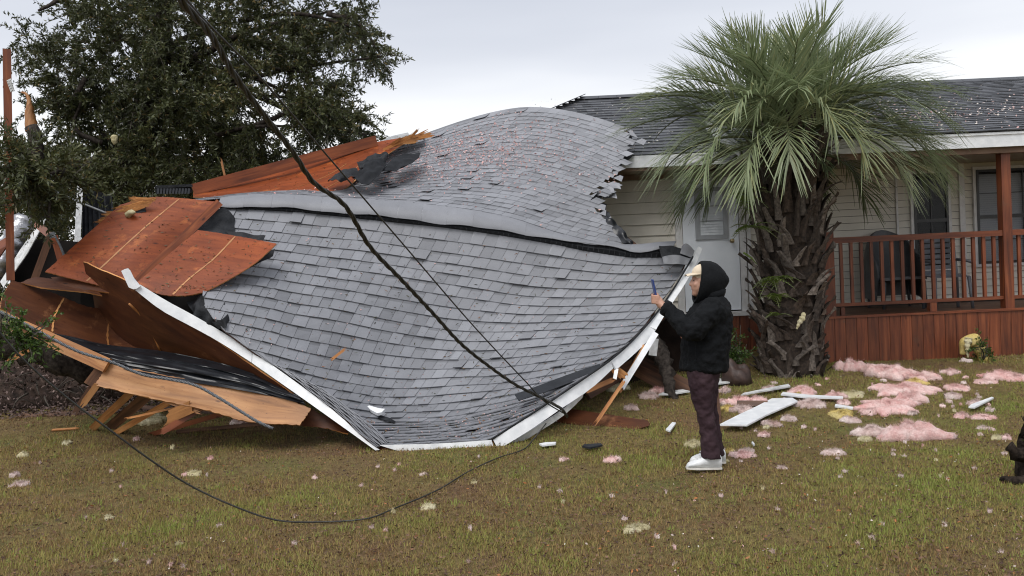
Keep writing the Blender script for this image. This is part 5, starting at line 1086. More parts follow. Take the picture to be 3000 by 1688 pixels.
def union(name, parts, mat, vox, parent, smooth=4, disp=None):
    vs, fs = [], []
    for v, f in parts:
        b = len(vs); vs += list(v); fs += [tuple(b+i for i in q) for q in f]
    o = mesh(name, vs, fs, mat, parent, True); r = o.modifiers.new('merge', 'REMESH'); r.mode = 'VOXEL'; r.voxel_size = vox; r.use_smooth_shade = True
    s = o.modifiers.new('soften', 'SMOOTH'); s.factor = .5; s.iterations = smooth
    if disp:
        tx = bpy.data.textures.new(name+'_folds', 'CLOUDS'); tx.noise_scale = disp[0]; tx.noise_depth = 2
        d = o.modifiers.new('folds', 'DISPLACE'); d.texture = tx; d.strength = disp[1]; d.mid_level = .5; d.texture_coords = 'OBJECT' if False else 'LOCAL'
    return o
def sec(py, xf, xb, hw, y=YB):                               # horizontal section of the figure between two photo columns
    a, b = W(xf, py, y), W(xb, py, y); c = (a+b)/2; return (c, np.array([(b[0]-a[0])/2, 0, (b[2]-a[2])/2]), np.array([0, hw, 0]))
q = lambda x, y, yy=YB: W(x, y, yy)
# ---- body (one continuous mesh): head with face, neck, torso, arms, hands, legs
parts = []
hc = q(2062, 826)
parts.append(ell(hc+np.array([.012, 0, .012]), (.096, .076, .112)))                        # skull
parts.append(ell(q(2046, 838), (.058, .060, .078)))                                          # face
parts.append(ell(q(2041, 856), (.036, .040, .036)))                                          # jaw and chin
parts.append(ell(q(2034, 862), (.017, .02, .015)))
parts.append(tubeloft([q(2030, 818), q(2025, 829), q(2023, 835)], [.010, .013, .015], 8))    # nose
parts.append(ell(q(2034, 813), (.016, .045, .012)))                                          # brow
for s in (-1, 1):
    parts.append(ell(q(2036, 834)+np.array([0, s*.034, 0]), (.022, .022, .024)))             # cheeks
    parts.append(ell(q(2034, 821)+np.array([0, s*.030, 0]), (.010, .012, .008)))             # eyes
    parts.append(ell(q(2068, 832)+np.array([0, s*.078, 0]), (.018, .010, .030)))             # ears
parts.append(ell(q(2030, 845), (.012, .024, .006))); parts.append(ell(q(2031, 849), (.012, .022, .007)))   # lips
parts.append(tubeloft([q(2068, 850), q(2074, 885)], [.055, .062]))
parts.append(ringloft([sec(1080, 2030, 2105, .15), sec(1000, 2022, 2118, .15), sec(930, 2030, 2125, .165), sec(890, 2050, 2122, .16), sec(868, 2060, 2105, .08)]))
SH = {-1: q(2092, 905, YB-.17), 1: q(2088, 905, YB+.17)}; EL = {-1: q(2026, 972, YB-.245), 1: q(2022, 965, YB+.20)}; WR = {-1: q(1950, 905, YB-.10), 1: q(1948, 903, YB+.02)}
HAND = {-1: q(1934, 888, YB-.075), 1: q(1931, 884, YB+.00)}
for s in (-1, 1):
    parts.append(tubeloft(path([SH[s], EL[s], WR[s], HAND[s]], 12), list(np.linspace(.055, .030, 12))))
    # palm + five fingers curled round the lower half of the phone
    pc = HAND[s]; parts.append(ell(pc+np.array([-.004, 0, .004]), (.030, .026, .045)))
    for k_, (dz, ln) in enumerate(((.052, .070), (.034, .076), (.015, .072), (-.003, .058))):
        kn = pc+np.array([-.016, s*.016, dz]); m1 = kn+np.array([-.030, -s*.006+(-s*.006 if s > 0 else .012), .006]); m2 = m1+np.array([-.014, -s*.016, .0]); tp = m2+np.array([.008, -s*.020, -.004])
        parts.append(tubeloft(path([pc+np.array([0, 0, dz*.5]), kn, m1, m2, tp], 9), list(np.linspace(.0105, .0078, 9)), 8))
    tb_ = pc+np.array([.004, -s*.014, .022]); parts.append(tubeloft(path([pc+np.array([.008, -s*.008, -.005]), tb_, tb_+np.array([-.012, -s*.012, .028]), tb_+np.array([-.024, -s*.014, .046])], 8), list(np.linspace(.013, .0085, 8)), 8))
LEG = {-1: YB-.085, 1: YB+.115}
for s in (-1, 1):
    o_ = 0 if s < 0 else 9
    parts.append(ringloft([sec(1070, 2030, 2105, .09, LEG[s]), sec(1140, 2036+o_, 2086+o_, .075, LEG[s]), sec(1210, 2048+o_, 2080+o_, .055, LEG[s]), sec(1280, 2064+o_, 2096+o_, .05, LEG[s]), sec(1345-o_, 2074+o_, 2104+o_, .04, LEG[s])]))
    parts.append(tubeloft([sec(1350-o_, 2080+o_, 2108+o_, .04, LEG[s])[0], sec(1360-o_*1.5, 2035+o_, 2060+o_, .04, LEG[s])[0]], [.032, .026]))
body = union('body', parts, SKIN, .0062, per, 2)
# eyes and mouth marks
EYE = plain('eye_dark', (.02, .012, .01), (.04, .025, .02), 5, .3, 0)
LIP = plain('lip', (.30, .12, .10), (.36, .15, .12), 9, .5, 0)
for s in (-1, 1):
    v, f = ell(q(2030, 821)+np.array([0, s*.030, 0]), (.006, .011, .0045), n=10, m=6); mesh('eye', v, f, EYE, body, True)
v, f = ell(q(2027, 847), (.006, .020, .0035), n=12, m=6); mesh('mouth', v, f, LIP, body, True)
HAIR = plain('grey_hair', (.14, .10, .08), (.28, .21, .17), 30, .6, .4, 120)
v, f = ell(q(2060, 830), (.050, .083, .095), n=16, m=10); mesh('hair', v, f, HAIR, per, True)
# ---- jacket
jp = [ringloft([sec(1086, 1999, 2126, .205), sec(1080, 1996, 2129, .222), sec(1040, 1995, 2133, .226), sec(985, 1999, 2140, .226), sec(935, 2008, 2144, .224), sec(905, 2024, 2141, .215), sec(885, 2040, 2134, .18), sec(868, 2052, 2118, .11), sec(858, 2056, 2110, .085)], 28)]
for s in (-1, 1):
    a = path([SH[s]+np.array([.01, -s*.02, .0]), SH[s]*.45+EL[s]*.55, EL[s], EL[s]*.5+WR[s]*.5, WR[s]+np.array([.012, 0, 0])], 14)
    jp.append(tubeloft(a, list(np.linspace(.105, .088, 6))+list(np.linspace(.085, .066, 5))+[.060, .058, .060], 16))
jacket = union('jacket', jp, JKT, .010, per, 4, (.06, .040))
for s in (-1, 1): tube('cuff', [WR[s]+np.array([.016, 0, -.004]), WR[s]+np.array([-.008, 0, .012])], [.064, .062], JKT, jacket, 14)
tube('pocket_seam', path([q(2040, 1000, YB-.232), q(2036, 1030, YB-.238), q(2042, 1056, YB-.236)], 8), .0035, JKT, jacket, 5)
# ---- hood
def hood():
    c = q(2086, 824); v = []; f = []; n, m = 26, 16
    for i in range(m+1):
        t = i/m                                              # from the rim (front) to the back of the head
        for j in range(n):
            a = 2*math.pi*j/n; r_ = math.cos((t*.98)**1.6*math.pi/2)
            x = -.110+t*.245; dz = math.cos(a)*.150*r_; dy = math.sin(a)*.128*r_
            x += .03*(1-t)*(math.cos(a))                      # rim slants: chin further forward
            if math.cos(a) < 0: dz *= 1.05
            v.append(c+np.array([x, dy, dz-.03*t*t*math.cos(a)]))
    for i in range(m):
        for j in range(n): f.append((i*n+j, i*n+(j+1) % n, (i+1)*n+(j+1) % n, (i+1)*n+j))
    f.append(tuple(range(m*n, (m+1)*n)))
    o = mesh('hood', v, f, JKT, per, True); s = o.modifiers.new('thickness', 'SOLIDIFY'); s.thickness = .016; s.offset = -1
    sm = o.modifiers.new('round', 'SUBSURF'); sm.levels = sm.render_levels = 1
    tx = bpy.data.textures.new('hood_folds', 'CLOUDS'); tx.noise_scale = .09; d = o.modifiers.new('folds', 'DISPLACE'); d.texture = tx; d.strength = .022; d.texture_coords = 'LOCAL'
    rim = [v[j] for j in range(n)]+[v[0]]; tube('hood_rim', rim, .011, JKT, o, 7, cap=False)
hood()
v, f = ringloft([sec(874, 2048, 2118, .12), sec(858, 2050, 2124, .125), sec(846, 2056, 2126, .10)], 20); mesh('collar', v, f, JKT, jacket, True)
# ---- cap
cp = empty_cap = union('cap', [ell(q(2058, 800)+np.array([.01, 0, 0]), (.095, .082, .075))], CAPM, .008, per, 1)
R = []
for t in np.linspace(0, 1, 6):
    R.append([q(2050-41*t**.9, 796+8*t-3*t*(1-t), YB)+np.array([0, y_*(.078-.030*t*t), -.018*(abs(y_))**2*(1-.3*t)]) for y_ in np.linspace(-1, 1, 11)])
thick('brim', np.array(R), .006, CAPM, cp)
# ---- trousers
tp = []
EDG = [(1072, 2012, 2108, .115), (1100, 2013, 2106, .118), (1150, 2022, 2094, .100), (1190, 2034, 2090, .088), (1227, 2044, 2095, .082), (1276, 2052, 2103, .078), (1325, 2055, 2110, .080), (1342, 2056, 2112, .081)]
for s in (-1, 1):
    o_ = 0 if s < 0 else 9
    tp.append(ringloft([sec(py-(o_ if i > 3 else 0), xf+o_*(i > 1), xb+o_*(i > 1), hw, LEG[s]) for i, (py, xf, xb, hw) in enumerate(EDG)], 20))
tp.append(ringloft([sec(1040, 2015, 2112, .17), sec(1080, 2012, 2108, .185), sec(1112, 2018, 2102, .15), sec(1128, 2030, 2090, .10)], 22))
union('trousers', tp, PANTS, .0095, per, 3, (.055, .028))
# ---- shoes
for s in (-1, 1):
    dx, dy = (0, 0) if s < 0 else (11, -17); y_ = LEG[s]; a = lambda x, yy: q(x+dx, yy+dy, y_)
    ring = []
    for x, top, hw in ((2011, 1364, .022), (2016, 1356, .036), (2030, 1349, .046), (2046, 1343, .046), (2062, 1335, .043), (2078, 1328, .040), (2095, 1326, .039), (2108, 1329, .036), (2114, 1338, .026)):
        t_, b_ = a(x, top), a(x, 1370); b_[2] = max(b_[2], gz(b_[0], b_[1])-.004) if False else b_[2]
        ring.append(((t_+b_)/2, (t_-b_)/2, np.array([0, hw, 0])))
    sh = union('shoe', [ringloft(ring, 18)], SHOE, .008, per, 3)
    so_ = [np.array([*(a(x, 1369)[:2]), a(x, 1369)[2]]) for x in np.linspace(2010, 2114, 9)]
    hwid = [.020, .037, .046, .046, .043, .040, .039, .036, .024]; v = []
    for zz in (0, .014):
        v += [p+np.array([0, -h_, zz-.012]) for p, h_ in zip(so_, hwid)]+[p+np.array([0, h_, zz-.012]) for p, h_ in list(zip(so_, hwid))[::-1]]
    k_ = 18; mesh('sole', v, [tuple(range(k_-1, -1, -1)), tuple(range(k_, 2*k_))]+[(i, (i+1) % k_, k_+(i+1) % k_, k_+i) for i in range(k_)], plain('sole_rubber', (.56, .54, .49), (.72, .70, .65), 10, .6, .1), sh)
    for i in range(4): x = 2040+i*9; tube('lace', [a(x, 1345-i*4.5)+np.array([0, -.02, .006]), a(x+2, 1343-i*4.5)+np.array([0, 0, .012]), a(x, 1345-i*4.5)+np.array([0, .02, .006])], .003, SHOE, sh, 5)
# ---- phone
ph0, ph1 = q(1910, 818, YB-.035), q(1923, 878, YB-.035); up_ = nrm(ph0-ph1); th = nrm(np.cross(np.array([0, 1, 0]), up_)); wv = np.array([0, 1.0, 0])
def slab(name, c, hh, hw, ht, mat, parent=None):
    v = [c+up_*a*hh+wv*b*hw+th*d_*ht for a in (-1, 1) for b, d_ in ((-1, -1), (1, -1), (1, 1), (-1, 1))]
    return mesh(name, v, BOXF, mat, parent)
phone = slab('phone', (ph0+ph1)/2, .080, .038, .0055, plain('blue_case', (.012, .035, .16), (.02, .05, .22), 9, .4, 0))
bv = phone.modifiers.new('edge', 'BEVEL'); bv.width = .003; bv.segments = 2
tag(phone, 'blue cased phone held upright by the person in black', 'phone')
slab('screen', (ph0+ph1)/2+th*(.0062 if th[0] > 0 else -.0062), .074, .034, .0005, BLACK, phone)
# ================================================================== INSULATION
def fluffmat(name, lo, hi, deep):
    m, t, bs = base_mat(name); g = t.nodes.new('ShaderNodeTexCoord').outputs['Object']; n = noise_n(t, g, 7, 6, .65); c = ramp(t, [(.28, deep), (.45, lo), (.68, hi)]); t.links.new(n.outputs[0], c.inputs[0])
    n2 = noise_n(t, g, 60, 5, .7); r_ = ramp(t, [(.3, (.8, .78, .76)), (.7, (1.1, 1.1, 1.1))]); t.links.new(n2.outputs[0], r_.inputs[0])
    o = mul(t, mul(t, c.outputs[0], r_.outputs[0]), objrand(t, .88, 1.06)); t.links.new(o, bs.inputs['Base Color']); bs.inputs['Roughness'].default_value = .95; bs.inputs['Specular IOR Level'].default_value = .1
    bump(t, bs, n2.outputs[0], .7, .02); return m
PINK = fluffmat('pink_insulation', (.71, .47, .445), (.82, .66, .63), (.60, .30, .28))
PALE = fluffmat('pale_insulation', (.58, .45, .42), (.74, .64, .61), (.42, .28, .25))
YEL = fluffmat('yellow_insulation', (.60, .46, .16), (.72, .62, .30), (.45, .32, .10))
CREAM = fluffmat('cream_insulation', (.58, .52, .32), (.70, .66, .48), (.40, .34, .18))
def fluff(c, rx, ry, h, mat, sd, rot=0, name='insulation_tuft', n=None, fuzz=None):
    n = n or (48 if rx > .15 else 22); m = max(5, n//3); v = []; f = []; ca, sa = math.cos(rot), math.sin(rot)
    for i in range(m+1):
        ro = i/m
        for j in range(n):
            a = 2*math.pi*j/n; e1 = noise.noise(Vector((math.cos(a)*1.3+sd*3.7, math.sin(a)*1.3, sd)))*.75; e2 = noise.noise(Vector((math.cos(a)*3.5+sd*2.7, math.sin(a)*3.5, sd)))*.45+noise.noise(Vector((math.cos(a)*9+sd*2.7, math.sin(a)*9, sd)))*.22
            rr = ro*(1+(e1+e2)*ro); x, y = rx*rr*math.cos(a), ry*rr*math.sin(a); hh = h*(max(0, 1-ro**3.2))**.6
            lump = noise.noise(Vector((x/rx*1.7+sd, y/rx*1.7, sd*1.9)))*.75+noise.noise(Vector((x/rx*3.4+sd, y/rx*3.4, sd)))*.48+noise.noise(Vector((x/rx*8+sd, y/rx*8, sd)))*.12
            z = hh*(.62+.42*math.tanh(1.5*lump))+.008
            if i == m: z = -.015
            gx, gy = c[0]+x*ca-y*sa, c[1]+x*sa+y*ca; v.append((gx, gy, c[2]+z+(gz(gx, gy)-gz(c[0], c[1]))))
    for i in range(m):
        for j in range(n): f.append((i*n+j, (i+1)*n+j, (i+1)*n+(j+1) % n, i*n+(j+1) % n))
    f.append(tuple(range(m*n, (m+1)*n))[::-1])
    o = mesh(name, v, f, mat, smooth=True)
    nf = fuzz if fuzz is not None else int(1300*min(1, rx*4)); r_ = np.random.default_rng(int(sd*97) % 100000); va = np.array(v[:m*n]); pk = va[r_.integers(0, len(va), nf)]; dr = r_.normal(size=(nf, 3))*[1, 1, .6]+[0, 0, .7]; dr /= np.linalg.norm(dr, axis=1, keepdims=True)
    L_ = r_.uniform(.012, .05, (nf, 1))*min(1.2, .5+rx*3); s_ = np.cross(dr, r_.normal(size=(nf, 3))); s_ /= np.linalg.norm(s_, axis=1, keepdims=True)
    z_ = tag(fast('fibres', np.stack([pk-s_*.0014-dr*.004, pk+s_*.0014-dr*.004, pk+dr*L_+s_*r_.uniform(-.01, .01, (nf, 1))], 1), 3, mat, o), kind='stuff')
    return o
def ins(px, py, wpx, hpx, mat, label, sd, rot=0., depthr=.7, hr=1.0, group=None):
    c = G(px, py); d = c[1]; rx = wpx/2*d/F; h = hpx*d/F*.74*hr; o = fluff(c, rx, rx*depthr, h, mat, sd, rot); return tag(o, label, 'insulation', group)
I_ = [(2595, 1100, 180, 52, PINK, 'broad pink insulation batt nearest the deck skirt'), (2500, 1085, 90, 48, PINK, 'pink insulation lump left end of the broad batt by the deck'), (2690, 1112, 120, 34, PINK, 'pink insulation trailing right of the broad batt by the deck'),
      (2650, 1145, 160, 28, PINK, 'flat pink insulation sheet in front of the broad batt'), (2605, 1195, 200, 26, PINK, 'wide flat pink insulation batt in the middle of the lawn'), (2665, 1175, 90, 40, PINK, 'pink insulation hump atop the wide middle batt'), (2545, 1210, 60, 18, PINK, 'pink insulation flap left end of the wide middle batt'),
      (2550, 1272, 100, 36, PALE, 'pale pink insulation lump left of the largest front tuft'), (2665, 1284, 165, 74, PINK, 'largest fluffy pink insulation tuft at front right'), (2590, 1288, 50, 22, PINK, 'pink insulation lump at the left foot of the largest tuft'),
      (2930, 1108, 110, 32, PINK, 'pink insulation batt by the skirt at far right'), (2975, 1112, 80, 24, PINK, 'pink insulation end at the right edge near the skirt'), (2890, 1122, 70, 14, PINK, 'thin pink insulation strip before the far right batt'),
      (2820, 1225, 56, 20, PINK, 'pink insulation lump left half of a long roll at right'), (2880, 1228, 70, 16, PINK, 'orange pink insulation tail of the long roll at right'),
      (2350, 1155, 90, 36, PINK, 'pink insulation clump behind the white panel top'), (2340, 1162, 40, 16, YEL, 'yellow insulation patch before the pink clump behind panel'), (2255, 1145, 50, 22, PALE, 'pale insulation rag on the grey board'),
      (2165, 1180, 70, 28, PINK, 'pink insulation roll beside the person behind the panel'), (2215, 1180, 70, 24, PINK, 'pink insulation roll continuing toward the white panel'), (2120, 1185, 40, 22, PINK, 'pink insulation end right behind the person\'s thigh'),
      (2175, 1208, 80, 26, PALE, 'dusty pink insulation by the upper white panel edge'), (2130, 1200, 42, 18, YEL, 'yellow insulation beside the person\'s knee'), (2380, 1190, 90, 26, PALE, 'dusty pink insulation at the right end of white panel'),
      (2260, 1248, 60, 26, PALE, 'pale insulation clump at the front edge of white panel'), (2310, 1232, 44, 20, PALE, 'pale insulation clump at the right edge of white panel'), (2245, 1256, 18, 12, CREAM, 'tiny cream insulation ball before the white panel'),
      (2128, 1105, 70, 20, PALE, 'dusty pink insulation near the palm foot'), (2125, 1150, 44, 26, PALE, 'grey pink insulation tuft behind the person'), (2450, 1165, 60, 24, PINK, 'pink insulation tuft left of the middle batt'), (2470, 1185, 46, 18, PINK, 'small pink insulation tuft before the thin white strip'),
      (2465, 1217, 84, 20, YEL, 'bright yellow insulation strip on the mid lawn'), (2500, 1160, 70, 16, CREAM, 'cream insulation strip left of the flat pink sheet'), (2625, 1092, 70, 18, YEL, 'yellow insulation strip on the broad batt by the deck'), (2680, 1125, 70, 18, YEL, 'yellow insulation strip at the front of the broad batt'), (2535, 1292, 40, 20, CREAM, 'cream insulation ball left of the largest front tuft'),
      (2030, 1308, 56, 24, CREAM, 'cream insulation tuft left of the trouser legs'), (2137, 1325, 30, 12, YEL, 'yellow insulation bit right of the shoes'), (2175, 1338, 86, 18, PINK, 'pink insulation strip right of the white shoes'), (2190, 1325, 42, 14, PALE, 'pale insulation bit above the strip by the shoes'),
      (2240, 1280, 44, 18, PINK, 'pink insulation tuft below the white panel'), (2445, 1330, 70, 18, PALE, 'pale pink insulation roll on the lawn below the middle'), (2785, 1095, 60, 18, PINK, 'pink insulation tuft by the skirt left of the yellow hank'), (2800, 1140, 80, 16, PINK, 'pink insulation scatter right of the broad batt'),
      (2790, 1165, 54, 18, PALE, 'pale pink insulation right of the middle batt hump'), (2860, 1185, 50, 16, PALE, 'pale insulation behind the white board at right'), (2900, 1205, 30, 16, PALE, 'pale insulation bit before the white board at right'), (2490, 1235, 56, 20, PALE, 'grey pink insulation before the yellow strip'), (2675, 1215, 34, 16, PALE, 'pale insulation bit below the middle batt'),
      (2920, 1288, 34, 16, CREAM, 'cream insulation bit left of the dark trunk'), (2950, 1288, 28, 20, PINK, 'pink insulation lump beside the dark trunk'), (2880, 1258, 34, 12, PALE, 'pale insulation sliver right of the largest tuft'), (2790, 1280, 30, 8, PALE, 'flat pale insulation scrap right of the largest tuft'),
      (1795, 1352, 50, 18, PINK, 'pink insulation tuft on the lawn left of the shoes'), (1652, 1350, 30, 8, PINK, 'small pink insulation sliver under the right eave'), (1866, 1552, 70, 16, CREAM, 'cream insulation strip low on the open lawn'), (1845, 1560, 36, 20, CREAM, 'cream insulation end of the strip low on the lawn'),
      (1255, 1490, 46, 16, CREAM, 'cream insulation tuft right of the wire loop'), (1388, 1417, 18, 12, CREAM, 'small cream insulation ball near the wire'), (1150, 1503, 18, 10, CREAM, 'cream insulation bit touching the wire loop'), (570, 1390, 50, 10, CREAM, 'cream insulation strip left of the wire loop'),
      (70, 1337, 34, 16, CREAM, 'cream insulation tuft at the left lawn'), (195, 1303, 34, 14, CREAM, 'cream insulation tuft before the weathered batten'), (44, 1398, 34, 20, PALE, 'pale pink tuft above another at the left edge'), (62, 1422, 60, 12, PALE, 'pale pink strip at the left edge of the lawn'), (505, 1316, 14, 18, CREAM, 'small upright cream tuft below the leaning studs'),
      (440, 1236, 90, 36, CREAM, 'cream insulation pile under the tan board'), (700, 1240, 60, 14, PALE, 'bluish pale scrap under the tan board end'), (318, 1522, 26, 12, CREAM, 'lone cream tuft in the lower left lawn'), (400, 1290, 24, 8, PINK, 'little pink bit left of the leaning studs'), (617, 1347, 20, 10, PINK, 'little pink bit in the lawn before the tan board'),
      (1930, 1150, 60, 22, PINK, 'pink insulation in the shade left of the person'), (1905, 1165, 70, 20, PALE, 'dusty insulation strip beside the pale shaded board'), (1850, 1200, 46, 20, PALE, 'grey pink tuft on the shaded lawn'), (1880, 1105, 90, 24, PALE, 'dusty pink insulation deep under the eave'), (1760, 1140, 120, 40, CREAM, 'mossy olive insulation lump under the right eave'), (2290, 1335+40, 30, 8, PALE, 'small pale tuft right of the shoes')]
for i, (x, y, w_, h_, m_, lb) in enumerate(I_): ins(x, y, w_, h_, m_, lb, 1.37*i+.6, random.uniform(-.3, .3))
# standing hank of yellow insulation by the skirt
hk = empty('insulation_hank', W(2855, 1075, 10.75), 'yellow insulation hank draped upright over a weed by the skirt', 'insulation')
def blob(name, pts, rad, mat, parent, sd):
    p = path([W(*a) for a in pts], 16); o = tube(name, p, [r_*(1+.25*math.sin(i*1.9+sd)) for i, r_ in enumerate(path([[a] for a in rad], 16)[:, 0])], mat, parent, 12, rough=.35); s = o.modifiers.new('round', 'SUBSURF'); s.levels = s.render_levels = 2; return o
blob('yellow_fold', [(2822, 1040, 10.7), (2822, 1010, 10.68), (2838, 992, 10.66), (2856, 1000, 10.66), (2872, 1035, 10.66), (2885, 1068, 10.64)], [.035, .07, .085, .075, .05, .04], YEL, hk, 1)
blob('yellow_fold', [(2838, 990, 10.62), (2834, 1020, 10.6), (2836, 1048, 10.6)], [.05, .045, .012], CREAM, hk, 2)
blob('pink_fold', [(2815, 1065, 10.66), (2830, 1060, 10.6), (2850, 1075, 10.58), (2872, 1090, 10.55)], [.05, .055, .06, .05], PALE, hk, 3)
tf = empty('insulation_rag', W(2250, 930, 9.9), 'yellow insulation rag caught on the palm trunk boots', 'insulation')
blob('rag', [(2355, 915, 9.93), (2352, 930, 9.92), (2342, 945, 9.92), (2334, 965, 9.92)], [.02, .035, .03, .01], CREAM, tf, 4)
tf = empty('insulation_rag', P(334, 400, 12.6), 'yellow insulation rag hanging in the oak leaves', 'insulation')
tube('rag', path([P(332, 396, 12.9), P(336, 410, 12.9), P(334, 424, 12.9)], 8), [.02, .05, .05, .04, .05, .045, .03, .01], CREAM, tf, 8, rough=.5)
tf = empty('insulation_rag', P(380, 628, 9.2), 'cream insulation scrap on the splintered plywood edge', 'insulation')
tube('rag', path([P(370, 634, 9.25), P(382, 625, 9.22), P(396, 622, 9.2)], 8), [.015, .03, .035, .03, .035, .03, .02, .01], CREAM, tf, 8, rough=.5)
tag(panel('felt_scrap', [(392, 612, 9.32), (425, 606, 9.34), (428, 620, 9.3), (392, 626, 9.28)], .004, FELT), 'small black felt square on the splintered plywood edge', 'felt')
# bag-like brown bundle near the palm
mound('brown_sack', np.array([*W(2160, 1080, 9.9)[:2], .18]), .17, .14, .30, plain('brown_leather', (.02, .010, .008), (.06, .034, .026), 14, .6, .9, 14), 'crumpled dark brown sack lying at the palm foot', 'sack', 5.3, 26, 10, .5)
# small scattered tufts (alike, uncountable at a glance but single)
sm_ = []
for i in range(110):
    if i < 60: x, y = random.uniform(2100, 2960), random.triangular(1090, 1420, 1170)
    else: x, y = random.uniform(20, 2950), random.uniform(1330, 1670)
    if 300 < x < 1950 and y < 1335: continue
    m_ = random.choice((PALE, PALE, PINK, CREAM if i % 3 == 0 else PALE)); w_ = random.uniform(9, 26)
    c = G(x, y); d = c[1]; o = fluff(c, w_/2*d/F, w_/2*d/F*random.uniform(.5, .9), random.uniform(5, 11)*d/F*.7, m_, 300+i*.77, random.uniform(0, 3), n=14, fuzz=40)
    cw = {PINK: 'pink', PALE: 'pale', CREAM: 'cream'}[m_]; zone = ('in the lower left lawn' if x < 1000 else 'in the lower middle lawn' if x < 2000 else 'in the lower right lawn') if y > 1430 else ('before the white panel and batts' if y > 1270 else 'around the big pink batts') if x > 2100 else 'on the lawn before the wreck'
    tag(o, 'small %s insulation tuft %s' % (cw, zone), 'insulation', 'small insulation tufts strewn over the lawn')
# ================================================================== GRASS, LITTER
def lawn_points(n, far=11.0):
    s = rng.random(n*3); y = 4.0+(far-4.0)*s**1.5; x = (rng.random(n*3)-.5)*2*(y*.66+1.5); keep = np.ones(len(x), bool); return x[:n], y[:n]
def gzv(x, y):
    t = np.clip((y-7.6)/3.5, 0, 1); t = t*t*(3-2*t); return .25*t+.012*np.sin(x*1.3+y*.9)+.01*np.sin(x*.5-y*2.1)
def pn(x, y, s, o):                                          # cheap smooth noise for patches
    return (np.sin(x*s*1.3+o)*np.sin(y*s*1.7+o*2.1)+.6*np.sin(x*s*2.9-y*s*2.3+o*.7)+.4*np.sin(x*s*5.3+y*s*4.1+o*3.3))/2
GR = toned('grass_blade', [(0, (.185, .102, .055)), (.28, (.340, .232, .102)), (.5, (.315, .275, .086)), (.75, (.245, .280, .068)), (1, (.275, .340, .082))], rough=.7, trans=.3, spec=.2)
NB = 440000
x, y = lawn_points(NB); pa = pn(x, y, .9, 1.0)+.7*pn(x, y, 2.6, 4.0); dens = np.clip(.75+.4*pa, .15, 1); k = rng.random(NB) < dens; x, y, pa = x[k], y[k], pa[k]; n = len(x)
z = gzv(x, y); h = rng.uniform(.010, .034, n)*(1+.35*np.clip(pa, -1, 1)); a = rng.random(n)*6.283; ln_ = rng.uniform(.1, 1.1, n); wdt = rng.uniform(.0016, .0032, n)*(.8+y/14)
bx, by = np.cos(a), np.sin(a); c0 = np.stack([x, y, z-.004], 1); sdv = np.stack([-by*wdt, bx*wdt, 0*x], 1); tip = np.stack([x+bx*h*ln_, y+by*h*ln_, z+h], 1)
tone = np.clip(.37+.30*pa+.13*np.clip(x/4, -1, 1)+rng.normal(0, .17, n), 0, 1)
tag(fast('grass', np.stack([c0-sdv, c0+sdv, tip], 1), 3, GR, None, tone), 'short patchy green and brown lawn grass', 'grass', kind='stuff')
# taller weed clumps
nc = 900; cx_, cy_ = lawn_points(nc, 10.5); kb = 26; x = np.repeat(cx_, kb)+rng.normal(0, .035, nc*kb); y = np.repeat(cy_, kb)+rng.normal(0, .035, nc*kb); n = nc*kb; z = gzv(x, y); h = rng.uniform(.018, .045, n)*np.repeat(rng.uniform(.6, 1.3, nc), kb); a = rng.random(n)*6.283; ln_ = rng.uniform(.3, 1.3, n); wdt = rng.uniform(.0018, .004, n)
bx, by = np.cos(a), np.sin(a); c0 = np.stack([x, y, z-.004], 1); sdv = np.stack([-by*wdt, bx*wdt, 0*x], 1); tip = np.stack([x+bx*h*ln_, y+by*h*ln_, z+h], 1)
tag(fast('weed_clumps', np.stack([c0-sdv, c0+sdv, tip], 1), 3, GR, None, np.clip(np.repeat(rng.choice([.12, .3, .75, .9], nc), kb)+rng.normal(0, .1, n), 0, 1)), 'taller weed and dry grass clumps dotted over the lawn', 'weeds', kind='stuff')
# fallen leaves and bark bits
LIT = toned('leaf_litter', [(0, (.050, .028, .020)), (.5, (.14, .080, .052)), (.8, (.22, .12, .07)), (1, (.40, .15, .045))], rough=.7, trans=.1)
n = 36000; x, y = lawn_points(n, 11.5); z = gzv(x, y)+rng.uniform(.004, .022, n); d_ = rng.normal(size=(n, 3))*[1, 1, .35]
tag(leaves('leaf_litter', np.stack([x, y, z], 1), d_, rng.uniform(.012, .036, n), rng.uniform(.006, .015, n), LIT, None, np.clip(rng.normal(.45, .25, n), 0, 1)), 'brown fallen leaves and bark bits over the lawn', 'leaf litter', kind='stuff')
FLE = toned('insulation_flecks', [(0, (.62, .36, .34)), (.5, (.60, .50, .47)), (1, (.72, .69, .62))], rough=.9, spec=.1)
n = 2200; x, y = lawn_points(n, 11.3); w8 = np.clip(.2+.6*pn(x, y, .7, 2.2)+.25*np.clip((x+1)/4, -.6, 1)+.12*(y > 8), .05, 1); k = rng.random(n) < w8; x, y = x[k], y[k]; n = len(x); z = gzv(x, y)+rng.uniform(.006, .024, n)
tag(leaves('insulation_flecks', np.stack([x, y, z], 1), rng.normal(size=(n, 3))*[1, 1, .5], rng.uniform(.006, .022, n), rng.uniform(.006, .016, n), FLE, None, rng.random(n)), 'tiny pink and white insulation flecks over the lawn', 'flecks', kind='stuff')
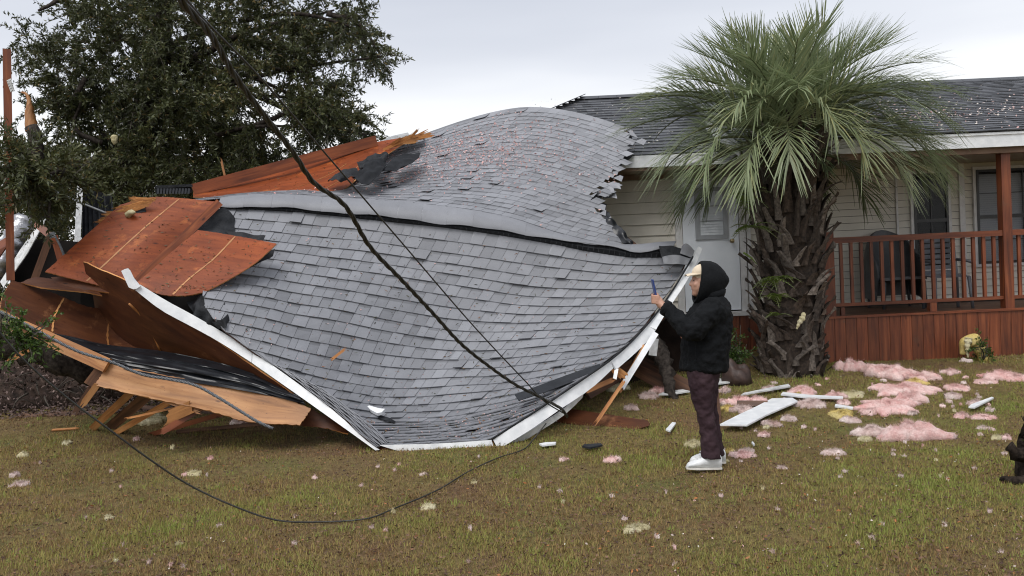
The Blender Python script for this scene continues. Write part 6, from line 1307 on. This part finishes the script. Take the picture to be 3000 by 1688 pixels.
# debris stuck on the collapsed roof
def on_slope(S, n, f_):
    C = []; Nn = []
    while len(C) < n:
        k_, t_ = random.uniform(.5, S.n-.5), random.random(); a_, b_ = S.lims(k_); u_ = a_+(b_-a_)*t_
        if random.random() < f_(k_/S.n, t_): C.append(S.q(u_, k_, .022))
    return np.array(C)
cA = on_slope(A, 900, lambda k_, t_: .5 if k_ < .62 else .22); n = len(cA); d_ = rng.normal(size=(n, 3))*[1, .5, .5]
tag(leaves('roof_litter', cA, d_, rng.uniform(.02, .06, n), rng.uniform(.005, .013, n), toned('roof_leaf', [(0, (.03, .04, .015)), (.5, (.09, .075, .03)), (1, (.25, .10, .04))], rough=.6), wreck, rng.random(n)), kind='stuff')
cB = on_slope(B, 2000, lambda k_, t_: math.exp(-((k_-.42)/.26)**2-((t_-.45)/.33)**2)+.03); n = len(cB)
tag(leaves('roof_flecks', cB, rng.normal(size=(n, 3))*[1, .6, .4], rng.uniform(.012, .045, n), rng.uniform(.010, .026, n), toned('pink_fleck', [(0, (.56, .28, .26)), (1, (.68, .50, .48))], rough=.9), wreck, rng.random(n)), kind='stuff')
cA = on_slope(A, 420, lambda k_, t_: 1.0); n = len(cA)
tag(leaves('roof_flecks', cA, rng.normal(size=(n, 3))*[1, .6, .4], rng.uniform(.008, .028, n), rng.uniform(.006, .016, n), bpy.data.materials['pink_fleck'], wreck, rng.random(n)), kind='stuff')
# flecks on the house roof
n = 2600; xx = rng.uniform(3.1, 9.5, n); tt = np.clip(rng.normal(.30, .2, n), .02, .98); k = rng.random(n) < np.where(np.abs(tt-.28) < .07, 1, .3); xx, tt = xx[k], tt[k]; n = len(xx)
yy = YP-.16+tt*(RY-YP+.16); zz = 3.13+tt*(RZ-3.13)+.028
tag(leaves('roof_flecks', np.stack([xx, yy, zz], 1), rng.normal(size=(n, 3))*[1, .6, .2], rng.uniform(.01, .05, n), rng.uniform(.01, .03, n), FLE, house, rng.random(n)), kind='stuff')
n = 300; xx = rng.uniform(.5, 2.9, n); tt = rng.random(n); yy = YE+tt*(RY-YE); zz = 3.2+tt*(RZ-3.2)+.028
tag(leaves('roof_flecks', np.stack([xx, yy, zz], 1), rng.normal(size=(n, 3))*[1, .6, .2], rng.uniform(.01, .035, n), rng.uniform(.008, .02, n), FLE, house, rng.uniform(.6, 1, n)), kind='stuff')
# needles and leaf bits on the plywood
for o_, g_ in PLYS:
    n = 150; i_ = rng.integers(1, g_.shape[0]-1, n); j_ = rng.integers(1, g_.shape[1]-1, n); c_ = g_[i_, j_]+(g_[i_+1, j_]-g_[i_, j_])*rng.random((n, 1))+(g_[i_, j_-1]-g_[i_, j_])*rng.random((n, 1))
    su = nrm(g_[g_.shape[0]//2, -1]-g_[g_.shape[0]//2, 0]); sv_ = nrm(g_[-1, g_.shape[1]//2]-g_[0, g_.shape[1]//2]); nn_ = nrm(np.cross(su, sv_)); nn_ = -nn_ if nn_ @ (g_[0, 0]-CAM) > 0 else nn_
    an = rng.normal(0, .7, n)[:, None]
    tag(leaves('needle_litter', c_+nn_*.008, su*np.cos(an)+sv_*np.sin(an), rng.uniform(.015, .05, n), rng.uniform(.004, .011, n), bpy.data.materials['roof_leaf'], o_, rng.random(n)*.8), kind='stuff')
